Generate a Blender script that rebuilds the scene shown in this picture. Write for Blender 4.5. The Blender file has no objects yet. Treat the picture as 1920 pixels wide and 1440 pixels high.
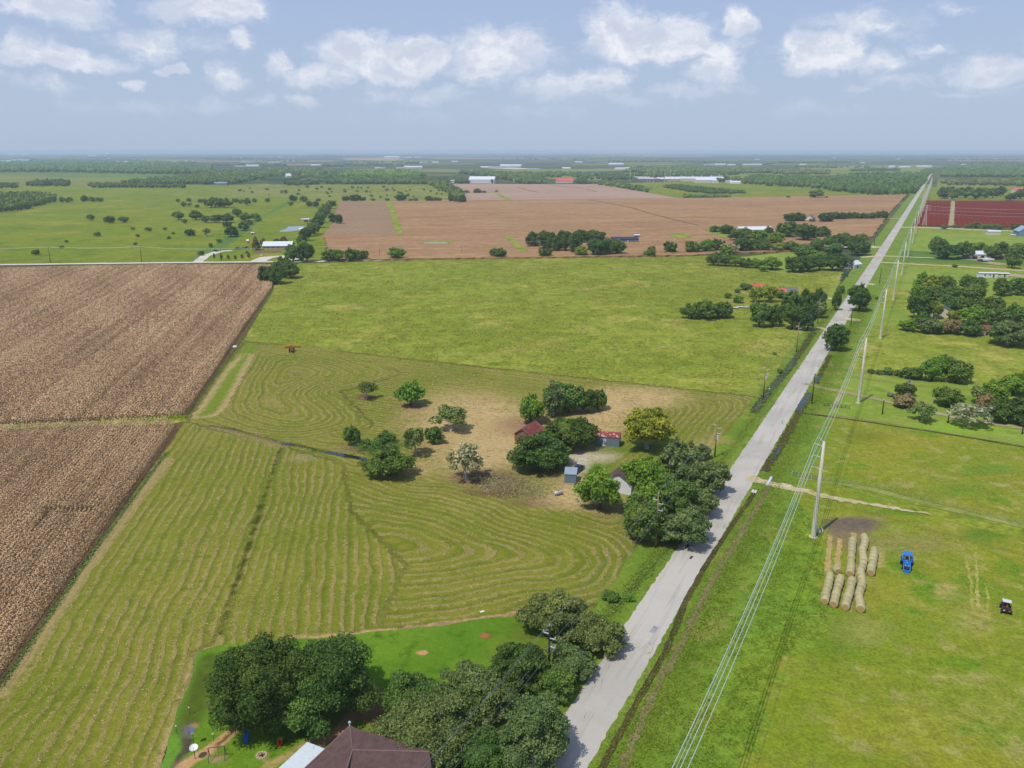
import bpy, math, random
import numpy as np
from mathutils import Vector
from mathutils.geometry import delaunay_2d_cdt
R_ = math.radians
rnd = random.Random(7)
rng = np.random.default_rng(11)
SC = bpy.context.scene
HAZE = 0.0001
COL = SC.collection
# ---------------------------------------------------------------- camera
F, CH, HZ = 1500.0, 75.0, 283.0            # focal length in px of the 1920 px photo, height, horizon row
PIT = math.atan((720 - HZ) / F); CP, SP = math.cos(PIT), math.sin(PIT)
cam = bpy.data.cameras.new("camera"); camo = bpy.data.objects.new("camera", cam); COL.objects.link(camo)
camo.location = (0, 0, CH); camo.rotation_euler = (math.pi / 2 - PIT, 0, 0)
cam.sensor_width = 36; cam.lens = F / 1920 * 36; cam.clip_start = 0.5; cam.clip_end = 90000
SC.camera = camo

def G(px, py, z=0.0):                       # photo pixel -> point on the level z
    dx = (px - 960) / F; dy = (720 - py) / F
    y = CP + dy * SP; zz = -SP + dy * CP
    t = (CH - z) / -zz
    return (dx * t, y * t)
def P(x, y, z=0.0):
    d = y * CP - (z - CH) * SP; u = y * SP + (z - CH) * CP
    return (960 + F * x / d, 720 - F * u / d)
def Pn(X, Y):
    d = Y * CP + CH * SP; u = Y * SP - CH * CP
    return 960 + F * X / d, 720 - F * u / d
def depth(y): return y * CP + CH * SP

# ---------------------------------------------------------------- sun, sky, exposure
SUN_EL, SUN_AZ = R_(60), R_(224)            # azimuth clockwise from +Y (sun behind the camera, to its left)
sl = bpy.data.lights.new("sun", 'SUN'); so = bpy.data.objects.new("sun", sl); COL.objects.link(so)
sl.energy = 4.0; sl.angle = R_(0.53); sl.color = (1.0, 0.955, 0.89)
sd = Vector((math.sin(SUN_AZ) * math.cos(SUN_EL), math.cos(SUN_AZ) * math.cos(SUN_EL), math.sin(SUN_EL)))
so.rotation_euler = sd.to_track_quat('Z', 'Y').to_euler(); so.location = sd * 200
SC.view_settings.view_transform = 'Standard'; SC.view_settings.look = 'None'
SC.view_settings.exposure = 0.04; SC.view_settings.gamma = 1.0
try: SC.view_settings.use_curve_mapping = False
except Exception: pass
SC.cycles.max_bounces = 6; SC.cycles.diffuse_bounces = 3; SC.cycles.transparent_max_bounces = 8
SC.cycles.volume_bounces = 1

world = bpy.data.worlds.new("World"); SC.world = world; world.use_nodes = True
NT = world.node_tree
def N(nt, typ, **kw):
    n = nt.nodes.new(typ)
    for k, v in kw.items(): setattr(n, k, v)
    return n
def mth(nt, op, a, b=None, c=None, clamp=False):
    n = nt.nodes.new('ShaderNodeMath'); n.operation = op; n.use_clamp = clamp
    for i, v in enumerate((a, b, c)):
        if v is None: continue
        if isinstance(v, (int, float)): n.inputs[i].default_value = v
        else: nt.links.new(v, n.inputs[i])
    return n.outputs[0]
def vmt(nt, op, a, b=None):
    n = nt.nodes.new('ShaderNodeVectorMath'); n.operation = op
    for i, v in enumerate((a, b)):
        if v is None: continue
        if isinstance(v, tuple): n.inputs[i].default_value = v
        else: nt.links.new(v, n.inputs[i])
    return n.outputs['Value'] if op in ('LENGTH', 'DOT_PRODUCT') else n.outputs[0]
def noise(nt, vec, scale, detail=4, rough=0.55, out=0):
    n = nt.nodes.new('ShaderNodeTexNoise'); n.inputs['Scale'].default_value = scale
    n.inputs['Detail'].default_value = detail; n.inputs['Roughness'].default_value = rough
    if vec is not None: nt.links.new(vec, n.inputs['Vector'])
    return n.outputs[out]
def sstep(nt, v, lo, hi, a=0.0, b=1.0):
    n = nt.nodes.new('ShaderNodeMapRange'); n.interpolation_type = 'SMOOTHSTEP'
    nt.links.new(v, n.inputs['Value'])
    for k, q in zip(('From Min', 'From Max', 'To Min', 'To Max'), (lo, hi, a, b)): n.inputs[k].default_value = q
    return n.outputs[0]
def lin(nt, v, lo, hi, a=0.0, b=1.0):
    n = nt.nodes.new('ShaderNodeMapRange'); nt.links.new(v, n.inputs['Value'])
    for k, q in zip(('From Min', 'From Max', 'To Min', 'To Max'), (lo, hi, a, b)): n.inputs[k].default_value = q
    return n.outputs[0]
def mixc(nt, f, a, b, mode='MIX'):
    n = nt.nodes.new('ShaderNodeMix'); n.data_type = 'RGBA'; n.blend_type = mode; n.clamp_factor = True
    for i, v in ((0, f), (6, a), (7, b)):
        if isinstance(v, (int, float)): n.inputs[i].default_value = v
        elif isinstance(v, tuple): n.inputs[i].default_value = (v[0], v[1], v[2], 1)
        else: nt.links.new(v, n.inputs[i])
    return n.outputs[2]
def s2l(c):
    c = c / 255.0
    return c / 12.92 if c <= 0.04045 else ((c + 0.055) / 1.055) ** 2.4
def S(r, g, b, k=1.3):                     # colour as it looks in full sun -> base colour
    if g > r and g > b + 20: r, b = r + 8, max(20, b - 12)   # grass
    return tuple(min(0.9, s2l(v) / k) for v in (r, g, b))
def L(r, g, b): return tuple(s2l(v) for v in (r, g, b))

def build_sky():
    nt = NT; bg = nt.nodes['Background']; bg.inputs['Strength'].default_value = 1.0
    sky = N(nt, 'ShaderNodeTexSky', sky_type='NISHITA', sun_disc=False)
    sky.sun_elevation = SUN_EL; sky.sun_rotation = SUN_AZ
    sky.air_density = 1.0; sky.dust_density = 1.6; sky.ozone_density = 1.6; sky.altitude = 50
    skc = mixc(nt, 1.0, sky.outputs[0], (0.095, 0.095, 0.095), 'MULTIPLY')
    tc = N(nt, 'ShaderNodeTexCoord').outputs['Generated']
    sp = N(nt, 'ShaderNodeSeparateXYZ'); nt.links.new(tc, sp.inputs[0])
    az = mth(nt, 'ARCTAN2', sp.outputs[0], sp.outputs[1]); el = mth(nt, 'ARCSINE', sp.outputs[2])
    # thin humid veil near the horizon (a broad pale band of air)
    veil = sstep(nt, el, 0.0, 0.42, 1.0, 0.35)
    base = mixc(nt, 0.86, skc, mixc(nt, sstep(nt, el, 0.0, .3), L(180, 198, 222), L(160, 182, 226)))
    cb = N(nt, 'ShaderNodeCombineXYZ'); nt.links.new(az, cb.inputs[0]); nt.links.new(mth(nt, 'MULTIPLY', el, 1.0), cb.inputs[1])
    v = cb.outputs[0]
    n1 = noise(nt, v, 13, 5, 0.55, 1); n2 = noise(nt, v, 42, 5, 0.6, 1)
    d1 = vmt(nt, 'MULTIPLY', vmt(nt, 'SUBTRACT', n1, (.5, .5, .5)), (0.075, 0.038, 0))
    d2 = vmt(nt, 'MULTIPLY', vmt(nt, 'SUBTRACT', n2, (.5, .5, .5)), (0.03, 0.022, 0))
    vd = vmt(nt, 'ADD', vmt(nt, 'ADD', v, d1), d2)
    puffs = [(100,18,100,28,.75),(390,12,95,32,.9),(290,76,85,28,.6),(120,114,95,20,.9),(60,100,40,22,.4),(445,75,24,22,.6),(430,147,36,25,.7),
        (325,128,34,9,.9),(250,157,28,9,.9),(90,164,50,18,.4),(525,115,34,28,.85),(600,140,70,22,.8),(680,108,80,42,1.),
        (775,112,65,40,1.),(745,145,70,20,.7),(930,100,108,50,1.),(900,140,80,22,.6),(1060,165,105,28,.65),(1130,150,50,24,.7),(730,180,90,22,.35),
        (560,182,24,16,.8),(500,190,45,13,.45),(400,198,55,15,.45),(820,180,60,16,.6),(1160,65,80,58,1.),(1250,80,90,40,.95),
        (1390,46,36,30,1.),(1335,98,75,20,.7),(1345,132,62,32,.95),(1300,168,105,12,.5),(1540,98,85,46,1.05),(1500,80,32,30,.9),
        (1650,120,55,20,.5),(1620,45,95,34,.45),(1700,150,60,16,.4),(1620,168,50,12,.45),(1865,130,75,26,.85),(1820,168,90,12,.35),
        (1790,8,40,12,.4),(1000,205,150,16,.3),(800,215,140,14,.25),(250,200,150,16,.3),(1180,185,100,15,.35),(1500,210,160,13,.2),(150,235,160,10,.15),
        (1760,90,50,10,.3),(-120,120,90,40,.8),(2080,60,110,50,.8),(-300,40,140,60,.9),(2300,150,140,30,.7)]
    mask = None; topv = None
    for (cx, cy, rx, ry, w) in puffs:
        dx = (cx - 960) / F; dy = (720 - cy) / F
        X, Y, Z = dx, CP + dy * SP, -SP + dy * CP
        r = math.sqrt(X * X + Y * Y + Z * Z); a0 = math.atan2(X, Y); e0 = math.asin(Z / r)
        ra = rx / F * 0.88; re = ry / F * 0.88
        q = vmt(nt, 'MULTIPLY', vmt(nt, 'SUBTRACT', vd, (a0, e0, 0)), (1 / (ra * 1.25), 1 / (re * 1.25), 0))
        ln = vmt(nt, 'LENGTH', q)
        m = mth(nt, 'MULTIPLY_ADD', ln, -w, w)
        mask = m if mask is None else mth(nt, 'MAXIMUM', mask, m)
    f1 = noise(nt, vmt(nt, 'MULTIPLY', vd, (1, 1.5, 1)), 26, 7, 0.62)
    f2 = noise(nt, vmt(nt, 'MULTIPLY', v, (1, 2.2, 1)), 70, 5, 0.6)
    dens = mth(nt, 'ADD', mask, mth(nt, 'MULTIPLY_ADD', f1, 0.85, -0.40))
    dens = mth(nt, 'ADD', dens, mth(nt, 'MULTIPLY_ADD', f2, 0.36, -0.18))
    cov = sstep(nt, dens, 0.0, 0.46)
    thick = sstep(nt, dens, 0.1, 0.6)
    shade = noise(nt, vmt(nt, 'ADD', vmt(nt, 'MULTIPLY', vd, (1, 1.6, 1)), (3.1, 0.018, 0)), 20, 5, 0.6)
    cc = mixc(nt, mth(nt, 'MULTIPLY', sstep(nt, shade, .38, .66), 1.0), L(203, 211, 228), L(241, 243, 248))
    cc = mixc(nt, thick, L(205, 214, 232), cc)
    # clouds sink into the humid air towards the horizon
    fade = sstep(nt, el, 0.012, 0.105)
    fin = mixc(nt, mth(nt, 'MULTIPLY', mth(nt, 'MULTIPLY', cov, fade), 0.9), base, cc)
    nt.links.new(fin, bg.inputs['Color'])
    world.cycles.sampling_method = 'MANUAL'; world.cycles.sample_map_resolution = 512
build_sky()

# ---------------------------------------------------------------- object helpers
def tag(o, label=None, cat=None, group=None, kind=None):
    if label: o['label'] = label
    if cat: o['category'] = cat
    if group: o['group'] = group
    if kind: o['kind'] = kind
    return o
def empty(name, loc=(0, 0, 0), rz=0.0, label=None, cat=None, group=None):
    o = bpy.data.objects.new(name, None); COL.objects.link(o); o.empty_display_size = .3
    o.location = loc; o.rotation_euler = (0, 0, rz)
    return tag(o, label, cat, group)
class MB:
    def __init__(s): s.v = []; s.f = []
    def box(s, x0, x1, y0, y1, z0, z1):
        b = len(s.v)
        s.v += [(x, y, z) for z in (z0, z1) for (x, y) in ((x0, y0), (x1, y0), (x1, y1), (x0, y1))]
        s.f += [tuple(b + i for i in q) for q in ((3,2,1,0),(4,5,6,7),(0,1,5,4),(1,2,6,5),(2,3,7,6),(3,0,4,7))]
        return s
    def cbox(s, c, d, rz=0.0, rx=0.0):
        b = len(s.v); cs, sn = math.cos(rz), math.sin(rz); cx, sx = math.cos(rx), math.sin(rx)
        for z in (-.5, .5):
            for (x, y) in ((-.5,-.5),(.5,-.5),(.5,.5),(-.5,.5)):
                X, Y, Z = x * d[0], y * d[1], z * d[2]
                Y, Z = Y * cx - Z * sx, Y * sx + Z * cx
                s.v.append((c[0] + X * cs - Y * sn, c[1] + X * sn + Y * cs, c[2] + Z))
        s.f += [tuple(b + i for i in q) for q in ((3,2,1,0),(4,5,6,7),(0,1,5,4),(1,2,6,5),(2,3,7,6),(3,0,4,7))]
        return s
    def poly(s, pts):
        b = len(s.v); s.v += [tuple(p) for p in pts]; s.f.append(tuple(range(b, b + len(pts)))); return s
    def tube(s, pts, rad, n=6, caps=True):
        b = len(s.v); pts = [Vector(p) for p in pts]
        if not isinstance(rad, (list, tuple)): rad = [rad] * len(pts)
        for i, p in enumerate(pts):
            d = (pts[min(i + 1, len(pts) - 1)] - pts[max(i - 1, 0)])
            d = d.normalized() if d.length > 1e-9 else Vector((0, 0, 1))
            a = d.cross(Vector((0, 0, 1)) if abs(d.z) < .9 else Vector((1, 0, 0))).normalized(); c = d.cross(a)
            for k in range(n):
                t = 2 * math.pi * k / n
                s.v.append(tuple(p + (a * math.cos(t) + c * math.sin(t)) * rad[i]))
        for i in range(len(pts) - 1):
            for k in range(n):
                k2 = (k + 1) % n
                s.f.append((b + i * n + k, b + i * n + k2, b + (i + 1) * n + k2, b + (i + 1) * n + k))
        if caps:
            s.f.append(tuple(b + k for k in range(n))); s.f.append(tuple(b + (len(pts) - 1) * n + k for k in range(n))[::-1])
        return s
    def prism(s, prof, x0, x1):            # closed (y,z) profile extruded along x
        b = len(s.v); n = len(prof)
        s.v += [(x0, y, z) for y, z in prof] + [(x1, y, z) for y, z in prof]
        for k in range(n):
            k2 = (k + 1) % n; s.f.append((b + k, b + k2, b + n + k2, b + n + k))
        s.f.append(tuple(b + k for k in range(n))[::-1]); s.f.append(tuple(b + n + k for k in range(n)))
        return s
    def ball(s, c, r, nu=10, nv=6):
        if not isinstance(r, (list, tuple)): r = (r, r, r)
        b = len(s.v)
        for j in range(1, nv):
            t = math.pi * j / nv
            for i in range(nu):
                a = 2 * math.pi * i / nu
                s.v.append((c[0] + r[0] * math.sin(t) * math.cos(a), c[1] + r[1] * math.sin(t) * math.sin(a), c[2] + r[2] * math.cos(t)))
        s.v.append((c[0], c[1], c[2] + r[2])); s.v.append((c[0], c[1], c[2] - r[2])); T = len(s.v) - 2
        for j in range(nv - 2):
            for i in range(nu):
                i2 = (i + 1) % nu
                s.f.append((b + j * nu + i, b + (j + 1) * nu + i, b + (j + 1) * nu + i2, b + j * nu + i2))
        for i in range(nu):
            i2 = (i + 1) % nu
            s.f.append((T, b + i, b + i2)); s.f.append((T + 1, b + (nv - 2) * nu + i2, b + (nv - 2) * nu + i))
        return s
    def build(s, name, mat, parent=None, smooth=False, bevel=0):
        me = bpy.data.meshes.new(name); me.from_pydata(s.v, [], s.f); me.materials.append(mat)
        import bmesh
        bm = bmesh.new(); bm.from_mesh(me); bmesh.ops.recalc_face_normals(bm, faces=bm.faces)
        if bevel: 
            es = [e for e in bm.edges if len(e.link_faces) == 2 and e.calc_face_angle(0) > .6]
            bmesh.ops.bevel(bm, geom=es, offset=bevel, segments=2, affect='EDGES', clamp_overlap=True)
        bm.to_mesh(me); bm.free()
        if smooth: me.polygons.foreach_set('use_smooth', [True] * len(me.polygons))
        o = bpy.data.objects.new(name, me); COL.objects.link(o)
        if parent: o.parent = parent
        return o
def copy_tree(o, parent=None):
    c = o.copy(); COL.objects.link(c)
    if parent is not None: c.parent = parent
    for ch in list(o.children): copy_tree(ch, c)
    return c
def quads_obj(name, V, tint, mat, parent=None, extra=None):   # V (n,4,3)
    n = len(V); me = bpy.data.meshes.new(name)
    ev = None if extra is None else extra[0]; ef = None if extra is None else extra[1]
    nv = 4 * n + (0 if ev is None else len(ev)); nf = n + (0 if ef is None else len(ef))
    co = V.reshape(-1, 3)
    if ev is not None: co = np.concatenate([co, ev])
    me.vertices.add(nv); me.vertices.foreach_set('co', co.astype(np.float32).ravel())
    li = np.arange(4 * n); tot = np.full(n, 4)
    if ef is not None:
        li = np.concatenate([li, ef.ravel() + 4 * n]); tot = np.concatenate([tot, np.full(len(ef), ef.shape[1])])
    me.loops.add(len(li)); me.loops.foreach_set('vertex_index', li.astype(np.int32))
    st = np.concatenate([[0], np.cumsum(tot)[:-1]])
    me.polygons.add(nf); me.polygons.foreach_set('loop_start', st.astype(np.int32))
    me.update(calc_edges=True)
    t = tint if ef is None else np.concatenate([tint, extra[2]])
    a = me.attributes.new('tint', 'FLOAT', 'FACE'); a.data.foreach_set('value', t.astype(np.float32))
    me.materials.append(mat)
    o = bpy.data.objects.new(name, me); COL.objects.link(o)
    if parent: o.parent = parent
    return o

# ---------------------------------------------------------------- materials
def newmat(name, rough=0.9, spec=0.2, metal=0.0):
    m = bpy.data.materials.new(name); m.use_nodes = True; nt = m.node_tree; b = nt.nodes['Principled BSDF']
    b.inputs['Roughness'].default_value = rough; b.inputs['Metallic'].default_value = metal
    b.inputs['Specular IOR Level'].default_value = spec
    return m, nt, b
def bump(nt, b, h, strength, dist):
    n = nt.nodes.new('ShaderNodeBump'); n.inputs['Strength'].default_value = strength; n.inputs['Distance'].default_value = dist
    nt.links.new(h, n.inputs['Height']); nt.links.new(n.outputs[0], b.inputs['Normal'])
def pos(nt): return nt.nodes.new('ShaderNodeNewGeometry').outputs['Position']
def paint_mat(name, col, rough=0.6, spec=0.3, metal=0.0, var=0.15, scale=3.0):
    m, nt, b = newmat(name, rough, spec, metal)
    tc = nt.nodes.new('ShaderNodeTexCoord').outputs['Object']
    n = noise(nt, tc, scale, 5, .6); f = lin(nt, n, .3, .7, 1 - var, 1 + var)
    nt.links.new(vmt(nt, 'SCALE', col, None) if False else mixc(nt, 1.0, col, _cmb(nt, f), 'MULTIPLY'), b.inputs['Base Color'])
    return m
def _cmb(nt, f):
    n = nt.nodes.new('ShaderNodeCombineColor')
    for i in range(3): nt.links.new(f, n.inputs[i])
    return n.outputs[0]
def ground_mat(name, c1, c2, c3, c4=None, big=60, mid=9, fine=.7, grain=.28, lo3=.52, hi3=.68, paint=False, bmp=.6, stretch=None, rot=0, clump=2.2):
    m, nt, b = newmat(name, 1.0, 0.08)
    p = pos(nt)
    if stretch:
        mp = nt.nodes.new('ShaderNodeMapping'); nt.links.new(p, mp.inputs[0]); mp.inputs['Rotation'].default_value = (0, 0, rot)
        p2 = vmt(nt, 'MULTIPLY', mp.outputs[0], (stretch[0], stretch[1], 1.0))
    else: p2 = p
    nb = noise(nt, p2, 1 / big, 4, .55); nm = noise(nt, p2, 1 / mid, 5, .6); nf = noise(nt, p2, 1 / fine, 3, .7); nc = noise(nt, p, 1 / clump, 4, .65)
    c = mixc(nt, sstep(nt, nb, .4, .6), c1, c2)
    c = mixc(nt, sstep(nt, nm, lo3, hi3), c, c3)
    if c4: c = mixc(nt, sstep(nt, noise(nt, vmt(nt, 'ADD', p2, (77., 31., 5.)), 1 / (big * .45), 5, .65), .54, .66), c, c4)
    if paint:
        at = nt.nodes.new('ShaderNodeAttribute'); at.attribute_name = 'paint'
        pa = mth(nt, 'ADD', at.outputs['Alpha'], mth(nt, 'MULTIPLY', mth(nt, 'SUBTRACT', nm, .5), mth(nt, 'MULTIPLY', at.outputs['Alpha'], 1.2)))
        pa = mth(nt, 'ADD', pa, mth(nt, 'MULTIPLY', mth(nt, 'SUBTRACT', nc, .5), mth(nt, 'MULTIPLY', at.outputs['Alpha'], 1.4)), clamp=True)
        c = mixc(nt, sstep(nt, pa, .12, .8), c, at.outputs['Color'])
    g = lin(nt, mth(nt, 'ADD', mth(nt, 'MULTIPLY', nf, .6), mth(nt, 'MULTIPLY', nc, .4)), .34, .66, 1 - grain, 1 + grain)
    c = mixc(nt, 1.0, c, _cmb(nt, g), 'MULTIPLY')
    nt.links.new(c, b.inputs['Base Color'])
    bump(nt, b, mth(nt, 'ADD', nf, mth(nt, 'MULTIPLY', nc, 1.2)), bmp, .35)
    return m

# ---------------------------------------------------------------- ground sheets
def inpoly(X, Y, poly):
    ins = np.zeros(X.shape, bool); n = len(poly)
    for i in range(n):
        x1, y1 = poly[i]; x2, y2 = poly[(i + 1) % n]
        if y1 == y2: continue
        c = ((y1 > Y) != (y2 > Y)) & (X < (x2 - x1) * (Y - y1) / (y2 - y1) + x1)
        ins ^= c
    return ins
def segdist(X, Y, a, b):
    ax, ay = a; bx, by = b; dx, dy = bx - ax, by - ay
    t = np.clip(((X - ax) * dx + (Y - ay) * dy) / (dx * dx + dy * dy + 1e-9), 0, 1)
    return np.hypot(X - ax - t * dx, Y - ay - t * dy)
def bdist(X, Y, poly, closed=True):
    d = np.full(X.shape, 1e9); n = len(poly)
    for i in range(n if closed else n - 1): d = np.minimum(d, segdist(X, Y, poly[i], poly[(i + 1) % n]))
    return d
def rough_edge(pts, step, jit, closed=True):
    out = []; n = len(pts)
    for i in range(n if closed else n - 1):
        a, b = pts[i], pts[(i + 1) % n]; ln = math.hypot(b[0] - a[0], b[1] - a[1])
        st = max(step, 0.006 * min(math.hypot(*a), math.hypot(*b)) * (step / 3.0)); k = max(1, min(400, int(ln / st)))
        nx, ny = -(b[1] - a[1]) / (ln + 1e-9), (b[0] - a[0]) / (ln + 1e-9)
        for j in range(k):
            t = j / k; o = 0 if j == 0 else (rnd.random() - .5) * 2 * jit
            out.append((a[0] + (b[0] - a[0]) * t + nx * o, a[1] + (b[1] - a[1]) * t + ny * o))
    if not closed: out.append(pts[-1])
    return out
def sheet(name, px, z, mat, jit=.3, step=3.0, ground=False, skirt=0.0):
    pts = px if ground else [G(*q) for q in px]
    pts = rough_edge(pts, step, jit) if jit else pts
    v = [(x, y, z) for x, y in pts]; me = bpy.data.meshes.new(name)
    r = delaunay_2d_cdt([Vector((x, y)) for x, y in pts], [], [list(range(len(pts)))], 1, 1e-5)
    vv = [(q.x, q.y, z) for q in r[0]]; ff = [tuple(f) for f in r[2]]
    if skirt:
        b = len(vv); n = len(pts); vv += [(x, y, z) for x, y in pts] + [(x, y, z - skirt) for x, y in pts]
        ff += [(b + i, b + (i + 1) % n, b + n + (i + 1) % n, b + n + i) for i in range(n)]
    me.from_pydata(vv, [], ff); me.materials.append(mat)
    at = me.attributes.new('paint', 'FLOAT_COLOR', 'POINT'); at.data.foreach_set('color', np.zeros(4 * len(vv), np.float32))
    o = bpy.data.objects.new(name, me); COL.objects.link(o); o['kind'] = 'structure'
    return o
def grid_sheet(name, px, z, mat, paints=(), sp=1.2, spk=0.008, jit=.4, phase=None, ground=False):
    bp = px if ground else [G(*q) for q in px]
    bp = rough_edge(bp, 2.5, jit)
    xs = [p[0] for p in bp]; ys = [p[1] for p in bp]; pts = []
    y = min(ys)
    while y < max(ys):
        s = max(sp, y * spk); xr = np.arange(min(xs), max(xs), s); X = xr + (rng.random(len(xr)) - .5) * s * .5
        Y = y + (rng.random(len(xr)) - .5) * s * .5
        k = inpoly(X, Y, bp); k &= np.abs(X) < Y * .72 + 25
        if k.any(): 
            X, Y = X[k], Y[k]; k2 = bdist(X, Y, bp) > s * .4; pts += list(zip(X[k2], Y[k2]))
        y += s
    nb = len(bp); allp = [Vector(p) for p in bp] + [Vector(p) for p in pts]
    r = delaunay_2d_cdt(allp, [], [list(range(nb))], 1, 1e-5)
    vv = [(q.x, q.y, z) for q in r[0]]; me = bpy.data.meshes.new(name); me.from_pydata(vv, [], [tuple(f) for f in r[2]])
    me.materials.append(mat); A = np.array(vv); X, Y = A[:, 0], A[:, 1]; PX, PY = Pn(X, Y)
    col = np.zeros((len(A), 4))
    for pt in paints:
        if pt[0] == 'b':                    # blob: px centre, px radii, colour, strength
            _, cx, cy, rx, ry, c, w = pt; d = np.hypot((PX - cx) / rx, (PY - cy) / ry); a = np.clip(1.35 - d, 0, 1) ** 1.0 * w
        elif pt[0] == 'l':                  # stroke: px points, width m
            _, pl, wd, c, w = pt; d = bdist(X, Y, [G(*q) for q in pl], False) / (wd / 2); a = np.clip(1.6 - d, 0, 1) * w
        else:                               # polygon
            _, pl, c, w, soft = pt; g = [G(*q) for q in pl]; i = inpoly(X, Y, g); a = np.where(i, np.clip(bdist(X, Y, g) / soft, 0, 1), 0) * w
        a = np.clip(a, 0, 1)
        na = col[:, 3] + a * (1 - col[:, 3])
        f = np.where(na > 0, a / np.maximum(na, 1e-6), 0)[:, None]
        col[:, :3] = col[:, :3] * (1 - f) + np.array(c)[None] * f; col[:, 3] = na
    at = me.attributes.new('paint', 'FLOAT_COLOR', 'POINT'); at.data.foreach_set('color', col.astype(np.float32).ravel())
    if phase is not None:
        ph = phase(X, Y); pa = me.attributes.new('phase', 'FLOAT', 'POINT'); pa.data.foreach_set('value', ph.astype(np.float32))
    o = bpy.data.objects.new(name, me); COL.objects.link(o); o['kind'] = 'structure'
    return o
def strip(pts, w0, w1=None):               # centre line (ground) -> polygon, given widths
    w1 = w1 or w0; n = len(pts); Lf, Rt = [], []
    for i, p in enumerate(pts):
        a = pts[max(i - 1, 0)]; b = pts[min(i + 1, n - 1)]; d = math.hypot(b[0] - a[0], b[1] - a[1])
        nx, ny = -(b[1] - a[1]) / d, (b[0] - a[0]) / d; w = (w0 + (w1 - w0) * i / (n - 1)) / 2
        Lf.append((p[0] + nx * w, p[1] + ny * w)); Rt.append((p[0] - nx * w, p[1] - ny * w))
    return Lf + Rt[::-1]
def gstrip(name, px, w, z, mat, jit=.15, step=2.0, w1=None):
    return sheet(name, strip([G(*q) for q in px], w, w1), z, mat, jit, step, ground=True)

# colours (as seen in sun -> albedo)
GR_B = S(112, 140, 50); GR_D = S(92, 124, 42); GR_Y = S(142, 152, 66); TAN = S(172, 152, 100); TAN2 = S(186, 160, 112); BROWN = S(128, 104, 72)
M_far = ground_mat('far_country', S(60, 82, 54), S(80, 98, 60), S(44, 66, 46), S(108, 114, 76), big=900, mid=160, fine=30, grain=.15, bmp=0)
M_past = ground_mat('pasture_grass', S(118, 138, 54), S(130, 146, 62), S(102, 126, 48), S(148, 152, 80), big=60, mid=9, fine=1.6, grain=.5, clump=6)
M_pleft = ground_mat('left_pasture', S(104, 128, 38), S(116, 134, 42), S(90, 116, 36), S(132, 138, 54), big=140, mid=26, fine=4, grain=.3, clump=14)
M_pfar = ground_mat('dry_pasture', S(122, 134, 70), S(110, 128, 62), S(98, 118, 56), S(136, 138, 82), big=200, mid=40, fine=8, grain=.3, clump=22, bmp=.2)
M_green = ground_mat('deep_green_field', S(82, 120, 58), S(92, 128, 62), S(74, 110, 52), None, big=150, mid=30, fine=3, grain=.14, clump=9)
M_lawn = ground_mat('mown_lawn', S(84, 128, 40), S(98, 138, 46), S(70, 112, 34), None, big=14, mid=3, fine=.4, grain=.16, clump=1.2, paint=True, bmp=.4)
M_lawn2 = ground_mat('pale_lawn', S(128, 152, 70), S(116, 146, 60), S(140, 160, 82), S(104, 136, 54), big=30, mid=5, fine=.6, grain=.14, clump=1.6, paint=True, bmp=.4)
M_rp = ground_mat('right_pasture', S(130, 142, 54), S(116, 138, 48), S(158, 152, 84), S(98, 136, 44), big=22, mid=4.5, fine=.5, grain=.36, clump=1.8, paint=True, bmp=.7, lo3=.5, hi3=.7)
M_tall = ground_mat('tall_grass', S(104, 142, 56), S(116, 146, 54), S(92, 130, 44), None, big=14, mid=3.4, fine=.5, grain=.42, clump=1.3, paint=True, bmp=1.0)
M_verge = ground_mat('verge_grass', S(100, 134, 52), S(112, 142, 60), S(88, 120, 46), S(134, 142, 78), big=18, mid=4, fine=.5, grain=.22, clump=1.4)
M_soil = ground_mat('corn_soil', S(108, 86, 60), S(98, 78, 54), S(90, 82, 48), None, big=20, mid=3, fine=.5, grain=.3)
M_mud = ground_mat('ditch_mud', S(88, 78, 46), S(74, 68, 40), S(86, 84, 44), S(104, 90, 60), big=9, mid=1.2, fine=.3, grain=.35, clump=.6)
M_rut = ground_mat('dry_rut', S(150, 132, 100), S(134, 122, 86), S(110, 124, 62), None, big=9, mid=1.2, fine=.3, grain=.3, clump=.6)
M_grav = ground_mat('gravel', S(206, 192, 160), S(192, 178, 142), S(170, 160, 118), None, big=12, mid=2, fine=.3, grain=.14, bmp=.3)
M_dirt = ground_mat('dirt_track', S(176, 160, 124), S(160, 148, 108), S(134, 140, 80), None, big=10, mid=1.6, fine=.3, grain=.2)
M_conc = ground_mat('pale_concrete', S(214, 206, 192), S(204, 196, 180), S(196, 188, 168), None, big=10, mid=2, fine=.4, grain=.06, bmp=.1)
M_brown = ground_mat('ripe_field', S(166, 130, 90), S(157, 122, 85), S(174, 140, 100), S(146, 112, 78), big=160, mid=22, fine=2.6, grain=.3, clump=7, stretch=(.35, 1.6), rot=R_(-8), bmp=.5)
M_pink = ground_mat('pale_ripe_field', S(172, 144, 122), S(164, 136, 112), S(178, 150, 126), None, big=200, mid=40, fine=3, grain=.12, clump=9, stretch=(.35, 1.6), bmp=.2)
M_strip = ground_mat('weedy_strip', S(140, 152, 62), S(104, 136, 52), S(160, 164, 84), None, big=12, mid=5, fine=1, grain=.2)

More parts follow.
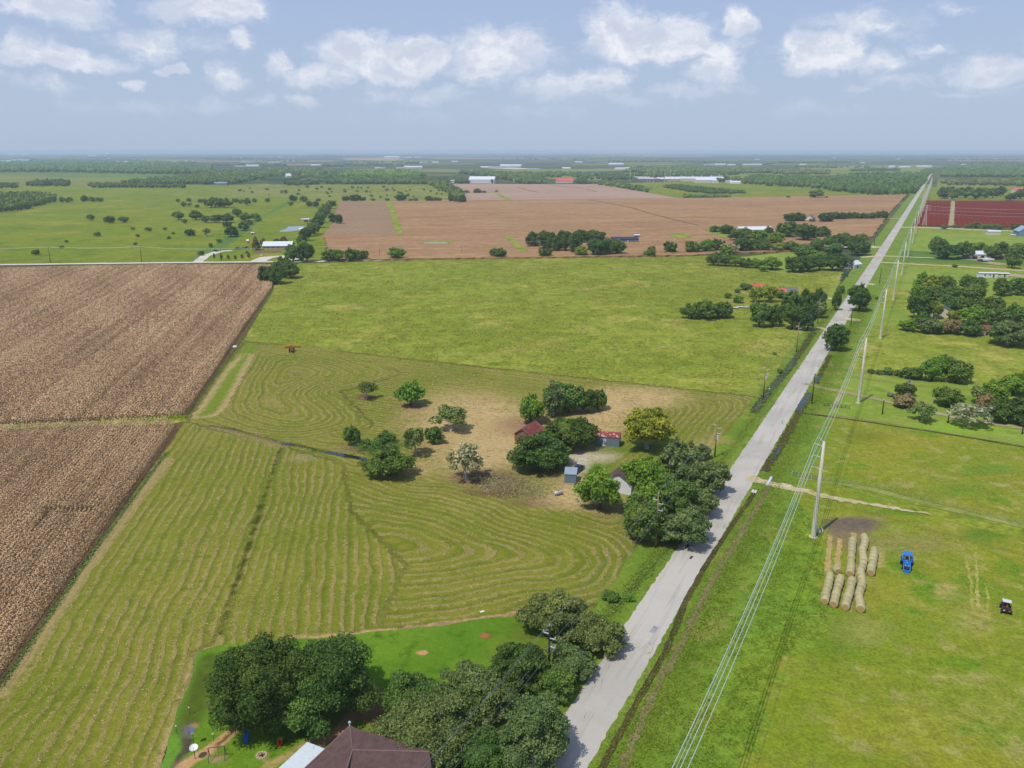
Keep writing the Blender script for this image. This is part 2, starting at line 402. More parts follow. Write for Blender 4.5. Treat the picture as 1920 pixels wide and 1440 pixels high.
def stripes_mat(name, base_cols, dark, period, rot, amt, light=None):
    m, nt, b = newmat(name, 1, .05); p = pos(nt)
    mp = nt.nodes.new('ShaderNodeMapping'); nt.links.new(p, mp.inputs[0]); mp.inputs['Rotation'].default_value = (0, 0, rot)
    sp = nt.nodes.new('ShaderNodeSeparateXYZ'); nt.links.new(mp.outputs[0], sp.inputs[0])
    nn = noise(nt, p, .05, 4); s = mth(nt, 'SINE', mth(nt, 'MULTIPLY', mth(nt, 'ADD', sp.outputs[0], mth(nt, 'MULTIPLY', nn, 3)), 2 * math.pi / period))
    c = mixc(nt, sstep(nt, noise(nt, p, 1 / 60, 4), .4, .6), base_cols[0], base_cols[1])
    if light: c = mixc(nt, mth(nt, 'MULTIPLY', sstep(nt, noise(nt, p, 1 / 35, 4), .5, .7), .5), c, light)
    c = mixc(nt, mth(nt, 'MULTIPLY', sstep(nt, s, -.2, .9), amt), c, dark)
    g = lin(nt, noise(nt, p, .6, 3, .7), .3, .7, .84, 1.16); c = mixc(nt, 1.0, c, _cmb(nt, g), 'MULTIPLY')
    nt.links.new(c, b.inputs['Base Color']); return m
M_red = stripes_mat('red_sorghum', (S(126, 44, 22), S(114, 38, 18)), S(84, 28, 14), 5, R_(27), .5)
M_rows = stripes_mat('striped_ripe_field', (S(164, 130, 106), S(156, 126, 96)), S(112, 106, 62), 7.5, R_(14), .6, S(150, 148, 100))

def road_mat():
    m, nt, b = newmat('asphalt_grey', .9, .25); p = pos(nt)
    c = mixc(nt, sstep(nt, noise(nt, p, 1 / 18, 4), .4, .6), S(190, 183, 170), S(178, 172, 160))
    mp = nt.nodes.new('ShaderNodeMapping'); nt.links.new(p, mp.inputs[0]); mp.inputs['Rotation'].default_value = (0, 0, R_(27))
    w = noise(nt, vmt(nt, 'MULTIPLY', mp.outputs[0], (1, .05, 1)), .9, 4, .6)
    c = mixc(nt, mth(nt, 'MULTIPLY', sstep(nt, w, .5, .66), .45), c, S(160, 154, 142))
    cv = vmt(nt, 'MULTIPLY', mp.outputs[0], (1, .22, 1))
    dn = noise(nt, cv, .7, 3, .6, 1)
    v = nt.nodes.new('ShaderNodeTexVoronoi'); v.feature = 'DISTANCE_TO_EDGE'; v.inputs['Scale'].default_value = .22
    nt.links.new(vmt(nt, 'ADD', cv, dn), v.inputs['Vector'])
    cr = mth(nt, 'SUBTRACT', 1.0, sstep(nt, v.outputs[0], 0.003, .012))
    cr = mth(nt, 'MULTIPLY', cr, sstep(nt, noise(nt, p, 1 / 9, 2), .5, .62))
    c = mixc(nt, mth(nt, 'MULTIPLY', cr, .75), c, S(104, 98, 90))
    g = lin(nt, noise(nt, p, 4, 4, .8), .3, .7, .92, 1.08); c = mixc(nt, 1.0, c, _cmb(nt, g), 'MULTIPLY')
    nt.links.new(c, b.inputs['Base Color']); return m
M_road = road_mat()
def water_mat(name, col, rough=.12):
    m, nt, b = newmat(name, rough, .5); b.inputs['Base Color'].default_value = (*col, 1)
    bump(nt, b, noise(nt, pos(nt), 1.5, 3), .08, .1); return m
M_water = water_mat('ditch_water', L(30, 36, 40)); M_pond = water_mat('pond_water', S(150, 158, 165), .35)

def mown_mat():
    m, nt, b = newmat('mown_hay_stubble', 1, .06); p = pos(nt)
    nb = noise(nt, p, 1 / 35, 4); nm = noise(nt, p, 1 / 5, 4, .6); nc = noise(nt, p, 1 / 1.3, 4, .7); nf = noise(nt, p, 1 / .45, 3, .7)
    c = mixc(nt, sstep(nt, nb, .38, .62), S(108, 124, 46), S(124, 132, 58))
    c = mixc(nt, sstep(nt, nm, .5, .72), c, S(100, 118, 42))
    ph = nt.nodes.new('ShaderNodeAttribute'); ph.attribute_name = 'phase'
    wig = mth(nt, 'MULTIPLY', mth(nt, 'SUBTRACT', nc, .5), 1.2)
    x = mth(nt, 'ADD', ph.outputs['Fac'], wig); s = mth(nt, 'SINE', mth(nt, 'MULTIPLY', x, 2 * math.pi / 1.9))
    x2 = mth(nt, 'ADD', ph.outputs['Fac'], mth(nt, 'MULTIPLY', mth(nt, 'SUBTRACT', nc, .5), .9))
    tr = mth(nt, 'SINE', mth(nt, 'MULTIPLY', x2, 2 * math.pi / 3.8))
    c = mixc(nt, mth(nt, 'MULTIPLY', sstep(nt, tr, .35, .95), .45), c, S(86, 108, 38))
    hay = mth(nt, 'MULTIPLY', sstep(nt, mth(nt, 'ADD', s, mth(nt, 'MULTIPLY', mth(nt, 'SUBTRACT', nc, .5), 3.2)), -.35, .8), sstep(nt, noise(nt, vmt(nt, 'ADD', p, (9., 40., 0.)), 1 / 13, 4, .65), .36, .6, .3, 1.0))
    c = mixc(nt, mth(nt, 'MULTIPLY', hay, .5), c, S(168, 148, 96))
    at = nt.nodes.new('ShaderNodeAttribute'); at.attribute_name = 'paint'; al = at.outputs['Alpha']
    pa = mth(nt, 'ADD', al, mth(nt, 'MULTIPLY', mth(nt, 'ADD', mth(nt, 'SUBTRACT', nm, .5), mth(nt, 'SUBTRACT', nc, .5)), mth(nt, 'MULTIPLY', al, 1.3)), clamp=True)
    c = mixc(nt, sstep(nt, pa, .1, .8), c, at.outputs['Color'])
    g = lin(nt, mth(nt, 'ADD', mth(nt, 'MULTIPLY', nf, .5), mth(nt, 'MULTIPLY', nc, .5)), .3, .7, .74, 1.26); c = mixc(nt, 1.0, c, _cmb(nt, g), 'MULTIPLY')
    nt.links.new(c, b.inputs['Base Color'])
    bump(nt, b, mth(nt, 'ADD', mth(nt, 'ADD', nf, nc), mth(nt, 'MULTIPLY', hay, .8)), .7, .3)
    return m
M_mown = mown_mat()

# base land out to the horizon
def disc(name, r, z, mat):
    mb = MB(); mb.poly([(r * math.cos(2 * math.pi * i / 96), r * math.sin(2 * math.pi * i / 96), z) for i in range(96)])
    o = mb.build(name, mat); o['kind'] = 'structure'; return o
disc('ground', 24000, 0, M_far)

# --- middle and far parcels
sheet('left_pasture', [(-700, 350), (150, 345), (430, 347), (500, 344), (640, 372), (630, 420), (600, 492), (-900, 500)], .03, M_pleft, 1)
sheet('dry_pasture', [(440, 349), (500, 346), (845, 345), (850, 371), (875, 378), (637, 379), (540, 371), (330, 372), (430, 360)], .06, M_pfar, 1)
sheet('upper_left_meadow', [(-700, 328), (0, 328), (120, 330), (330, 329), (400, 332), (300, 343), (160, 348), (-700, 352)], .06, M_pfar, 2)
sheet('green_crop', [(-300, 324), (0, 324), (120, 324), (330, 327), (280, 333), (120, 333), (0, 328)], .1, M_green, 2)
sheet('house_pasture', [(527, 378), (612, 378), (606, 400), (575, 440), (588, 478), (470, 492), (395, 490), (440, 440), (488, 405)], .09, M_pleft, 1)
sheet('mown_lane', [(538, 378), (548, 378), (490, 412), (440, 452), (400, 475), (375, 491), (345, 493), (420, 448), (478, 412)], .12, M_green, 1)
sheet('far_field', [(608, 443), (622, 425), (637, 379), (850, 376), (1272, 373), (1700, 366), (1668, 400), (1636, 445), (1560, 470), (1290, 481), (1000, 485), (620, 490)], 1.3, M_brown, 1.5, skirt=1.3)
sheet('striped_field', [(607, 443), (622, 424), (637, 380), (724, 381), (746, 443)], 1.42, M_rows, .6, skirt=1.4)
sheet('pale_field', [(826, 345.5), (1100, 346.5), (1118, 346), (1205, 361), (1272, 373), (875, 377), (868, 362), (840, 352)], 1.36, M_pink, 1.5, skirt=1.3)
sheet('weedy_strip', [(723, 380), (735, 381), (757, 442), (745, 443)], 1.5, M_strip, .8)
for q in ([(929, 365), (938, 365), (961, 377), (952, 378)], [(945, 446), (957, 446), (990, 474), (978, 476)], [(787, 457), (820, 454), (850, 455), (848, 459), (800, 460)], [(838, 351), (846, 351), (868, 361), (860, 362)],
          [(866, 361), (940, 360), (935, 362), (880, 363)], [(1248, 441), (1280, 440), (1302, 447), (1275, 450)], [(1318, 433), (1345, 430), (1372, 447), (1360, 450)]):
    sheet('weedy_strip', q, 1.46, M_strip, .8)
gstrip('standing_water', [(795, 459), (840, 459.5)], 7, 1.52, M_pond, 1.2)
M_trk = ground_mat('worn_field_track', S(142, 112, 80), S(128, 104, 70), S(120, 112, 70), None, big=30, mid=6)
for q in ([(1020, 346), (1100, 356), (1120, 361)], [(1105, 376), (1180, 390), (1225, 404), (1310, 425)], [(970, 352), (990, 358), (1010, 362)]):
    gstrip('field_track', q, 4.5, 1.45, M_trk, .8)
sheet('right_far_pasture', [(1120, 345), (1290, 340), (1545, 345), (1720, 362), (1695, 366), (1372, 371), (1274, 372.5), (1205, 360)], .12, M_pleft, 2)
sheet('upper_meadow', [(930, 327), (1190, 324), (1500, 325), (1530, 332), (1400, 340), (1180, 338), (1050, 338), (1020, 333)], .1, M_pfar, 2)
sheet('upper_meadow', [(1500, 311), (1740, 309), (1752, 312), (1735, 334), (1600, 333), (1500, 330)], .12, M_pfar, 2)
sheet('upper_meadow', [(660, 317), (930, 318), (1180, 316), (1190, 320), (920, 325), (800, 322), (660, 322)], .14, M_pfar, 2)
sheet('green_crop', [(665, 303), (705, 300), (770, 301), (790, 307), (700, 310), (665, 310)], .16, M_green, 2)
sheet('bare_field', [(640, 297), (710, 296), (765, 298), (740, 301), (650, 300)], .2, M_pink, 2)
sheet('bare_field', [(1780, 296), (2100, 297), (2100, 302), (1775, 301)], .2, M_pink, 2)
sheet('right_upper_meadow', [(1760, 336), (2100, 334), (2100, 350), (1755, 350)], .1, M_pfar, 2)
sheet('right_upper_pasture', [(1745, 350), (2100, 350), (2100, 378), (1738, 377)], .13, M_pleft, 2)
sheet('red_field', [(1740, 377), (2100, 377), (2150, 430), (1712, 424)], .8, M_red, 1.0, skirt=.8)
gstrip('field_track', [(1787, 378), (1785, 402), (1783, 425)], 5, .86, M_dirt, .8)
# right block between the road and the frame
sheet('east_field', [(1712, 424), (2250, 445), (2600, 640), (2700, 900), (2600, 1600), (1700, 1900), (1250, 1600), (1430, 900), (1600, 560)], .03, M_past, 1)
sheet('east_meadow', [(1690, 434), (2200, 450), (2300, 500), (1652, 490), (1672, 465)], .06, M_lawn2, 1)
sheet('east_meadow', [(1640, 500), (1700, 503), (2200, 520), (2200, 560), (1860, 560), (1705, 545), (1615, 530)], .06, M_lawn2, 1)
sheet('drive_verge', [(1668, 468), (2100, 490), (2150, 508), (1655, 490)], .07, M_green, 1)
sheet('yard_grass', [(1580, 575), (1690, 580), (1720, 600), (1680, 612), (1590, 610)], .07, M_lawn2, .6)
# centre pasture
sheet('centre_pasture', [(508, 543), (560, 494), (700, 490), (1000, 484), (1330, 478), (1420, 500), (1580, 510), (1570, 545), (1540, 600), (1490, 680), (1420, 748), (455, 640)], .05, M_past, .8)
sheet('back_meadow', [(1380, 483), (1500, 470), (1600, 500), (1470, 515), (1430, 506)], .07, M_lawn2, .5)

# mown hay field with windrows following the cutting loops
corn_e = [(0, 1285), (155, 1058), (310, 845), (352, 782), (450, 640), (508, 545)]
R1 = [G(*q) for q in [(-260, 1640), (0, 1285), (310, 845), (350, 790), (400, 806), (528, 836), (480, 980), (415, 1185), (372, 1225), (300, 1460), (250, 1700)]]
R2 = [G(*q) for q in [(528, 836), (680, 860), (790, 900), (900, 915), (1000, 955), (1185, 1005), (1205, 1075), (1160, 1130), (1000, 1150), (660, 1195), (415, 1212), (480, 980)]]
R3 = [G(*q) for q in [(455, 640), (1418, 744), (1340, 880), (1160, 1040), (1000, 955), (900, 915), (790, 900), (640, 852), (528, 836), (400, 806), (350, 790)]]
R3b = [G(*q) for q in [(455, 640), (620, 655), (760, 700), (640, 735), (700, 800), (560, 830), (400, 806), (350, 790)]]
R2b = [G(*q) for q in [(528, 836), (640, 870), (660, 960), (760, 1060), (700, 1195), (415, 1212), (480, 980)]]
def sdist(X, Y, poly):
    s = np.zeros(X.shape); n = len(poly)
    for k in range(n): s += np.exp(-.35 * segdist(X, Y, poly[k], poly[(k + 1) % n]))
    return -np.log(s) / .35 + 30
NG = np.random.default_rng(5).random((256, 256))
def vn(X, Y, s, sd=0):
    x, y = X / s + 37.3 * sd + 900, Y / s + 91.7 * sd + 900; xi, yi = np.floor(x).astype(int), np.floor(y).astype(int); fx, fy = x - xi, y - yi
    fx, fy = fx * fx * (3 - 2 * fx), fy * fy * (3 - 2 * fy); g = lambda a, b: NG[a % 256, b % 256]
    return (g(xi, yi) * (1 - fx) + g(xi + 1, yi) * fx) * (1 - fy) + (g(xi, yi + 1) * (1 - fx) + g(xi + 1, yi + 1) * fx) * fy
def phase(X, Y): return phase0(X, Y) + (vn(X, Y, 16, 1) - .5) * 2.2 + (vn(X, Y, 3.2, 2) - .5) * .8
def phase0(X, Y):
    p = np.zeros(X.shape)
    l1 = bdist(X, Y, [G(*q) for q in [(-260, 1640), (0, 1285), (310, 845), (350, 790)]], False)
    l2 = bdist(X, Y, [G(*q) for q in [(540, 800), (480, 980), (405, 1230)]], False)
    for poly, mode in ((R3, 1), (R3b, 1), (R2, 1), (R2b, 2), (R1, 0)):
        i = inpoly(X, Y, poly); d = sdist(X, Y, poly) if mode == 1 else (l1 if mode == 0 else l2)
        p = np.where(i, d, p)
    return p
HAYT = S(176, 154, 104); STRAW = S(190, 164, 112); DK = S(78, 92, 36); DIRT = S(140, 116, 84)
paints = [
 ('b', 880, 790, 140, 62, STRAW, .8), ('b', 900, 850, 100, 46, STRAW, .62), ('b', 1010, 840, 120, 60, STRAW, .5), ('b', 770, 880, 90, 25, STRAW, .45), ('b', 1180, 748, 130, 28, STRAW, .75), ('b', 1130, 790, 60, 40, STRAW, .7),
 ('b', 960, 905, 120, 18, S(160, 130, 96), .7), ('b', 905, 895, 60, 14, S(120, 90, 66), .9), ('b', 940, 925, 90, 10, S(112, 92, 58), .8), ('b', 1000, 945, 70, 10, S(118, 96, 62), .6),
 ('b', 1010, 915, 50, 16, GR_B, .8), ('b', 1135, 880, 60, 20, GR_D, .6), ('b', 1110, 855, 50, 14, S(190, 178, 148), .8), ('b', 1085, 868, 22, 22, S(200, 190, 166), .7), ('b', 1150, 845, 60, 8, GR_D, .6),
 ('b', 1090, 930, 90, 30, STRAW, .85), ('b', 1165, 960, 60, 20, S(150, 126, 88), .6), ('b', 1260, 860, 60, 40, GR_D, .5), ('b', 1330, 850, 40, 50, STRAW, .4),
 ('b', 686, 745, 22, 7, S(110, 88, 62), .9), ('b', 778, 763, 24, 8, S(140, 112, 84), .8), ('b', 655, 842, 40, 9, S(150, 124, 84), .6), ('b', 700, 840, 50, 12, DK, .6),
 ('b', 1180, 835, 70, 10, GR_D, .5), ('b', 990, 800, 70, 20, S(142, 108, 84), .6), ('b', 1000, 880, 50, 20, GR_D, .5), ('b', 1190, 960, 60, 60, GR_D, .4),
 ('l', [(455, 665), (420, 700), (395, 745), (360, 785)], 1.5, HAYT, .9), ('l', [(473, 665), (445, 720), (415, 770), (400, 780)], 1.5, HAYT, .9),
 ('p', [(455, 640), (500, 646), (480, 670), (440, 740), (400, 790), (352, 790), (392, 722)], S(108, 134, 50), .75, 3),
 ('l', [(455, 665), (425, 695), (395, 740), (362, 783)], 1.7, HAYT, 1.), ('l', [(473, 665), (447, 715), (420, 765), (400, 780), (375, 783)], 1.7, HAYT, 1.),
 ('l', [(395, 799), (430, 805), (480, 818), (528, 832), (560, 836), (620, 850), (690, 864)], 1.5, S(70, 68, 38), .9),
 ('l', [(395, 803), (480, 823), (528, 838)], 3.5, S(150, 136, 86), .5),
 ('l', [(528, 838), (505, 905), (480, 975), (450, 1070), (425, 1140), (412, 1190)], .55, S(76, 94, 36), .8),
 ('l', [(0, 1300), (155, 1075), (315, 862)], 2.6, S(158, 140, 88), .9),
 ('l', [(660, 1190), (760, 1180), (860, 1168), (975, 1150)], 1.3, S(190, 158, 110), 1.), ('l', [(540, 1196), (600, 1194), (660, 1192)], 1.3, S(180, 152, 100), .7), ('l', [(372, 1225), (340, 1320), (300, 1440)], 2.0, S(176, 150, 104), .6),
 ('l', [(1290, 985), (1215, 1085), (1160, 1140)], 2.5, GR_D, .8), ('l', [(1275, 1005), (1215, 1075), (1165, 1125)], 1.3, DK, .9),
 ('p', [(1120, 1110), (1210, 1060), (1230, 1080), (1150, 1170), (1040, 1190), (1000, 1150)], S(112, 128, 54), .7, 5),
 ('p', [(1170, 1000), (1230, 1035), (1290, 985), (1200, 940)], S(96, 124, 44), .8, 4),
 ('b', 600, 850, 40, 10, GR_D, .4), ('b', 565, 860, 40, 10, S(160, 142, 96), .5), ('b', 1060, 640, 80, 40, GR_D, .3)]
grid_sheet('mown_hay_field', [(455, 638), (1425, 744), (1345, 890), (1290, 985), (1225, 1080), (1130, 1190), (1000, 1170), (980, 1158), (660, 1196), (410, 1214), (372, 1226), (302, 1442), (240, 1700), (-300, 1700), (0, 1287), (155, 1060), (310, 846), (352, 783)],
           .09, M_mown, paints, sp=1.0, spk=.006, phase=phase)
# house lawn
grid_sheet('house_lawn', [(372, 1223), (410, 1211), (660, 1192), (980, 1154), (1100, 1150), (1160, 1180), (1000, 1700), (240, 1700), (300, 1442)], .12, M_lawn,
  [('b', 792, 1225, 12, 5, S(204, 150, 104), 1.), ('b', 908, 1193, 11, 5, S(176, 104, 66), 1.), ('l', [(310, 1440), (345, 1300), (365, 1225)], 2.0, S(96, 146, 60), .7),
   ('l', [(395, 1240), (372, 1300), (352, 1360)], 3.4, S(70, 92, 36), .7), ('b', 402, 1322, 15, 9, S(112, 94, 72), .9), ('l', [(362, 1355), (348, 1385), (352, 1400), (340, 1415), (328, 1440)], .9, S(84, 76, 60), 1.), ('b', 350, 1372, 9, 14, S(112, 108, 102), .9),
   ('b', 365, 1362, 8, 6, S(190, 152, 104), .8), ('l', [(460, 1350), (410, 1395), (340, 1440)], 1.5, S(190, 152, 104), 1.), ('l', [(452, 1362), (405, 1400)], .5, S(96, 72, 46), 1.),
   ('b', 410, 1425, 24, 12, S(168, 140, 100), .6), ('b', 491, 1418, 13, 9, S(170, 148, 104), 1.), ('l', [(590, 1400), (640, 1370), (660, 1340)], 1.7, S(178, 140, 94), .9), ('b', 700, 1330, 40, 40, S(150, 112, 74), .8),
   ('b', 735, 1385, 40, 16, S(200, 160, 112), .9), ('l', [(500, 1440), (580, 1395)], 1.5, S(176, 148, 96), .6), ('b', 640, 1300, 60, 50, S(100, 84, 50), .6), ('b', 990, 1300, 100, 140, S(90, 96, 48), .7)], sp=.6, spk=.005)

# near right pasture, tall grass, lawns
def RX(y): return 1075 + (1440 - y) * (1400 - 1075) / (1440 - 880)
RP = [(1555, 900), (1720, 962), (2300, 1110), (2500, 1500), (1900, 1750), (1330, 1750), (1420, 1300), (1490, 1130), (1540, 1000), (1500, 950), (1440, 930), (1440, 905)]
TANR = S(170, 156, 90)
grid_sheet('east_pasture', RP, .09, M_rp, [('b', 1600, 985, 60, 16, S(112, 96, 84), 1.), ('b', 1590, 1010, 40, 22, S(128, 112, 84), .8),
  ('b', 1610, 1185, 60, 28, TANR, .75), ('l', [(1645, 1030), (1650, 1060)], 2., TANR, .7),
  ('b', 1700, 1020, 120, 25, S(136, 134, 66), .7),
  ('b', 1830, 1160, 50, 40, TANR, .5), ('b', 1770, 1110, 30, 20, TANR, .6), ('b', 1560, 1200, 70, 60, S(92, 126, 40), .6), ('b', 1850, 1330, 120, 90, S(146, 146, 66), .4), ('b', 1700, 1360, 60, 60, S(150, 146, 62), .35),
  ('b', 1700, 1180, 120, 50, S(104, 136, 44), .5), ('b', 1860, 1000, 60, 14, S(88, 126, 44), .8), ('b', 1740, 960, 120, 8, S(86, 126, 44), .8), ('b', 1480, 1350, 100, 120, S(112, 136, 44), .5), ('b', 1640, 1440, 120, 40, S(102, 128, 42), .5),
  ('l', [(1500, 930), (1640, 965), (1800, 1010), (1920, 1040)], 1.6, S(120, 122, 60), .5)], sp=.9, spk=.006)
grid_sheet('tall_grass', [(1455, 920), (1500, 948), (1542, 1005), (1545, 1080), (1560, 1120), (1540, 1190), (1470, 1230), (1430, 1330), (1400, 1460), (1300, 1750), (1080, 1750), (1190, 1440), (1270, 1250), (1360, 1080), (1430, 950)], .11, M_tall,
  [('b', 1520, 1003, 20, 6, S(130, 160, 40), .8), ('b', 1320, 1350, 50, 40, S(124, 146, 50), .5), ('b', 1500, 1120, 30, 30, S(116, 152, 50), .6), ('b', 1420, 1240, 50, 60, S(118, 144, 46), .4)], sp=.9, spk=.006, jit=2.4)
grid_sheet('hay_meadow', [(1448, 885), (1480, 800), (1502, 776), (1600, 786), (1920, 838), (2300, 905), (2400, 1100), (1920, 985), (1700, 945), (1560, 905)], .09, M_rp,
  [('p', [(1505, 780), (1575, 788), (1560, 850), (1530, 895), (1455, 885), (1482, 805)], S(98, 138, 50), .9, 4), ('b', 1860, 880, 70, 12, S(98, 138, 52), .7), ('b', 1800, 920, 60, 14, S(100, 138, 50), .6), ('b', 1680, 840, 90, 30, S(138, 140, 58), .5), ('b', 1620, 820, 50, 12, S(112, 124, 46), .6)], sp=1.0, spk=.006)
grid_sheet('front_lawn', [(1540, 700), (1560, 692), (1700, 712), (1830, 722), (2300, 740), (2300, 905), (1920, 836), (1600, 784), (1500, 772), (1512, 745)], .09, M_lawn2,
  [('b', 1780, 805, 130, 14, S(128, 166, 58), .8), ('b', 1660, 790, 90, 8, S(138, 150, 78), .5), ('b', 1640, 745, 80, 8, S(110, 142, 56), .5), ('l', [(1548, 700), (1700, 722), (1830, 733)], 3., S(118, 136, 60), .8)], sp=1.0, spk=.006)
gstrip('fence_line', [(1502, 775), (1600, 788), (1760, 812), (1920, 839), (2200, 885)], .9, .13, M_mud, .2)
gstrip('mown_edge', [(1452, 885), (1478, 815), (1502, 780)], 2.6, .12, ground_mat('pale_edge', S(118, 158, 72), S(108, 150, 66), S(126, 160, 80), big=10, mid=3), .3)
gstrip('mown_edge', [(1455, 888), (1620, 915), (1760, 950), (1920, 988), (2200, 1060)], 2.2, .125, ground_mat('grey_edge', S(134, 148, 88), S(120, 142, 74), S(150, 156, 104), big=10, mid=3), .3)

# corn field soil
CORN_UP = [(-900, 503), (0, 500), (500, 500), (512, 500), (510, 543), (450, 640), (352, 780), (330, 785), (200, 790), (0, 799), (-600, 812)]
CORN_LO = [(-600, 830), (0, 806), (180, 797), (312, 793), (330, 800), (312, 843), (155, 1055), (0, 1283), (-350, 1800), (-1400, 1800)]
sheet('corn_ground', [(-900, 503), (0, 500), (512, 498), (513, 543), (455, 640), (356, 783), (315, 850), (160, 1062), (0, 1290), (-350, 1800), (-1500, 1800)], .07, M_soil, .3)
sheet('grass_strip', [(-500, 812), (0, 797), (200, 789), (345, 778), (350, 790), (310, 797), (180, 798), (0, 806), (-500, 826)], .1, M_strip, .4)

M_gr2 = ground_mat('sandy_drive', S(186, 172, 124), S(200, 184, 144), S(160, 154, 92), S(216, 204, 176), big=14, mid=2.4, fine=.4, grain=.2)
# roads
roadc = [(-32, 0), (-20, 27), (7.6, 83.6), (57.0, 182.6), (101, 270), (147.9, 363.2), (292, 648), (560, 1182), (1085, 2226), (2000, 4050)]
def rpx(*a): return [G(*q) for q in a]
rl = [(1043, 1440), (1172, 1168), (1240, 1062), (1368, 882), (1512, 680), (1556, 602), (1610, 525), (1680, 425), (1728, 350), (1757, 315)]
rr = [(1097, 1440), (1215, 1200), (1316, 1062), (1425, 882), (1532, 690), (1582, 602), (1631, 525), (1690, 430), (1734, 350), (1760, 315)]
gl = rpx(*rl); gr = rpx(*rr)
def ext(a, b, t): return (a[0] + (a[0] - b[0]) * t, a[1] + (a[1] - b[1]) * t)
# regularise to a straight road of constant width fitted through the middle
mid = [((a[0] + b[0]) / 2, (a[1] + b[1]) / 2) for a, b in zip(gl, gr)]
A = np.array(mid[:8]); dd = A[-1] - A[0]; dd /= np.linalg.norm(dd); nn_ = np.array([-dd[1], dd[0]]); c0 = A[:5].mean(0)
def rd(s, o=0.0): q = c0 + dd * s + nn_ * o; return (float(q[0]), float(q[1]))
RW = 6.6
sheet('road', strip([rd(-260), rd(-100), rd(0), rd(100), rd(300), rd(800), rd(2000), rd(3300)], RW), .15, M_road, .16, .9, ground=True)
sheet('verge', strip([rd(-260, 6.4), rd(0, 6.4), rd(300, 7), rd(1000, 8), rd(2000, 8)], 6.5, 9), .13, M_verge, .5, 3, ground=True)
sheet('verge', strip([rd(-260, -7.5), rd(0, -7.5), rd(300, -7.5), rd(1000, -10), rd(2000, -10)], 9, 14), .13, M_verge, .5, 3, ground=True)
M_patch = ground_mat('road_patch', S(150, 150, 150), S(160, 158, 156), S(140, 140, 142), big=5, mid=1)
gstrip('road_patch', [(1222, 1188), (1231, 1176)], .9, .16, M_patch, .05)
# ditches
gstrip('ditch', [(1080, 1500), (1130, 1440), (1198, 1310), (1250, 1220), (1285, 1130), (1330, 1050), (1380, 975), (1413, 928)], 1.0, .17, M_mud, .13, 1.2)
gstrip('dry_rut', [(1165, 1440), (1200, 1360), (1240, 1270), (1290, 1185), (1330, 1100), (1390, 1000), (1436, 925), (1445, 905)], 1.1, .18, M_rut, .4, .8)
gstrip('ditch', [(1432, 885), (1460, 845), (1480, 808), (1500, 770), (1520, 742)], 2.2, .17, M_mud, .4, 1)
gstrip('ditch_water', [(1497, 770), (1510, 748), (1519, 737)], 1.8, .19, M_water, .25, .7)
gstrip('ditch_water', [(1450, 862), (1462, 838)], .9, .19, M_water, .2, .7)
gstrip('ditch', [(1530, 720), (1540, 700), (1557, 666)], 1.8, .17, M_mud, .4, 1)
gstrip('ditch_water', [(1529, 718), (1535, 706)], 1.2, .19, M_water, .2, .7)
gstrip('ditch', [(1412, 775), (1440, 735), (1480, 690), (1505, 655), (1525, 622)], 2.4, .17, M_mud, .5, 1)
gstrip('ditch_water', [(1418, 768), (1440, 738), (1462, 712), (1485, 683), (1497, 665)], 1.2, .19, M_water, .35, .7)
gstrip('ditch_water', [(528, 833), (546, 833)], 2.0, .14, M_water, .4, .7)
gstrip('ditch_water', [(612, 848), (635, 853), (660, 857), (686, 861)], 1.6, .14, M_water, .4, .7)
# drives and side roads
gstrip('county_road', [(-900, 493), (0, 496.5), (380, 492), (620, 490), (900, 484), (1240, 475), (1400, 468), (1640, 462)], 6, .14, M_conc, .3, 4)
gstrip('side_road', [(1686, 426), (1760, 428), (1910, 434), (2200, 446)], 6, .18, M_conc, .2, 4)
gstrip('driveway', [(1652, 492), (1700, 495), (1800, 500), (1920, 508), (2200, 525)], 4.5, .16, M_grav, .3, 3)
gstrip('driveway', [(1655, 480), (1720, 483), (1800, 485), (1850, 490), (1880, 495)], 4, .16, M_grav, .3, 3)
gstrip('driveway', [(1404, 897), (1440, 907), (1500, 920), (1560, 935), (1620, 945), (1700, 958), (1745, 966)], 3.6, .2, M_gr2, .55, .9, w1=.7)
gstrip('driveway', [(1508, 720), (1560, 732), (1640, 748), (1720, 768), (1800, 785), (1920, 805), (2100, 830)], 2.6, .2, M_dirt, .35, 1.5)
gstrip('driveway', [(370, 492), (385, 480), (410, 472), (435, 470)], 7, .2, M_conc, .4, 3)
gstrip('driveway', [(480, 492), (500, 483), (535, 480), (560, 487)], 11, .2, M_conc, .4, 3)
gstrip('driveway', [(1250, 474), (1225, 460), (1200, 455)], 6, .2, M_conc, .4, 3)
for a in ([(1615, 483), (1650, 480)], [(1632, 465), (1652, 463)], [(1668, 410), (1690, 410)], [(1618, 532), (1640, 534)], [(1540, 559), (1580, 562)], [(1524, 617), (1545, 616)], [(1580, 597), (1612, 602)]):
    gstrip('driveway', a, 5, .2, M_grav, .3, 2)
gstrip('dirt_yard', [(1850, 492), (1885, 497)], 12, .21, M_dirt, 1, 3)
gstrip('dirt_yard', [(1862, 512), (1930, 520)], 14, .21, M_dirt, 1, 3)
gstrip('dirt_track', [(1580, 735), (1560, 765)], .01 + 1.2, .21, M_dirt, .3)
for q in ([(562, 500), (580, 525), (560, 560), (520, 600), (495, 640)], [(567, 500), (586, 525), (566, 560), (526, 600), (501, 640)]):
    gstrip('wheel_track', q, .6, .1, M_lawn2, .15)
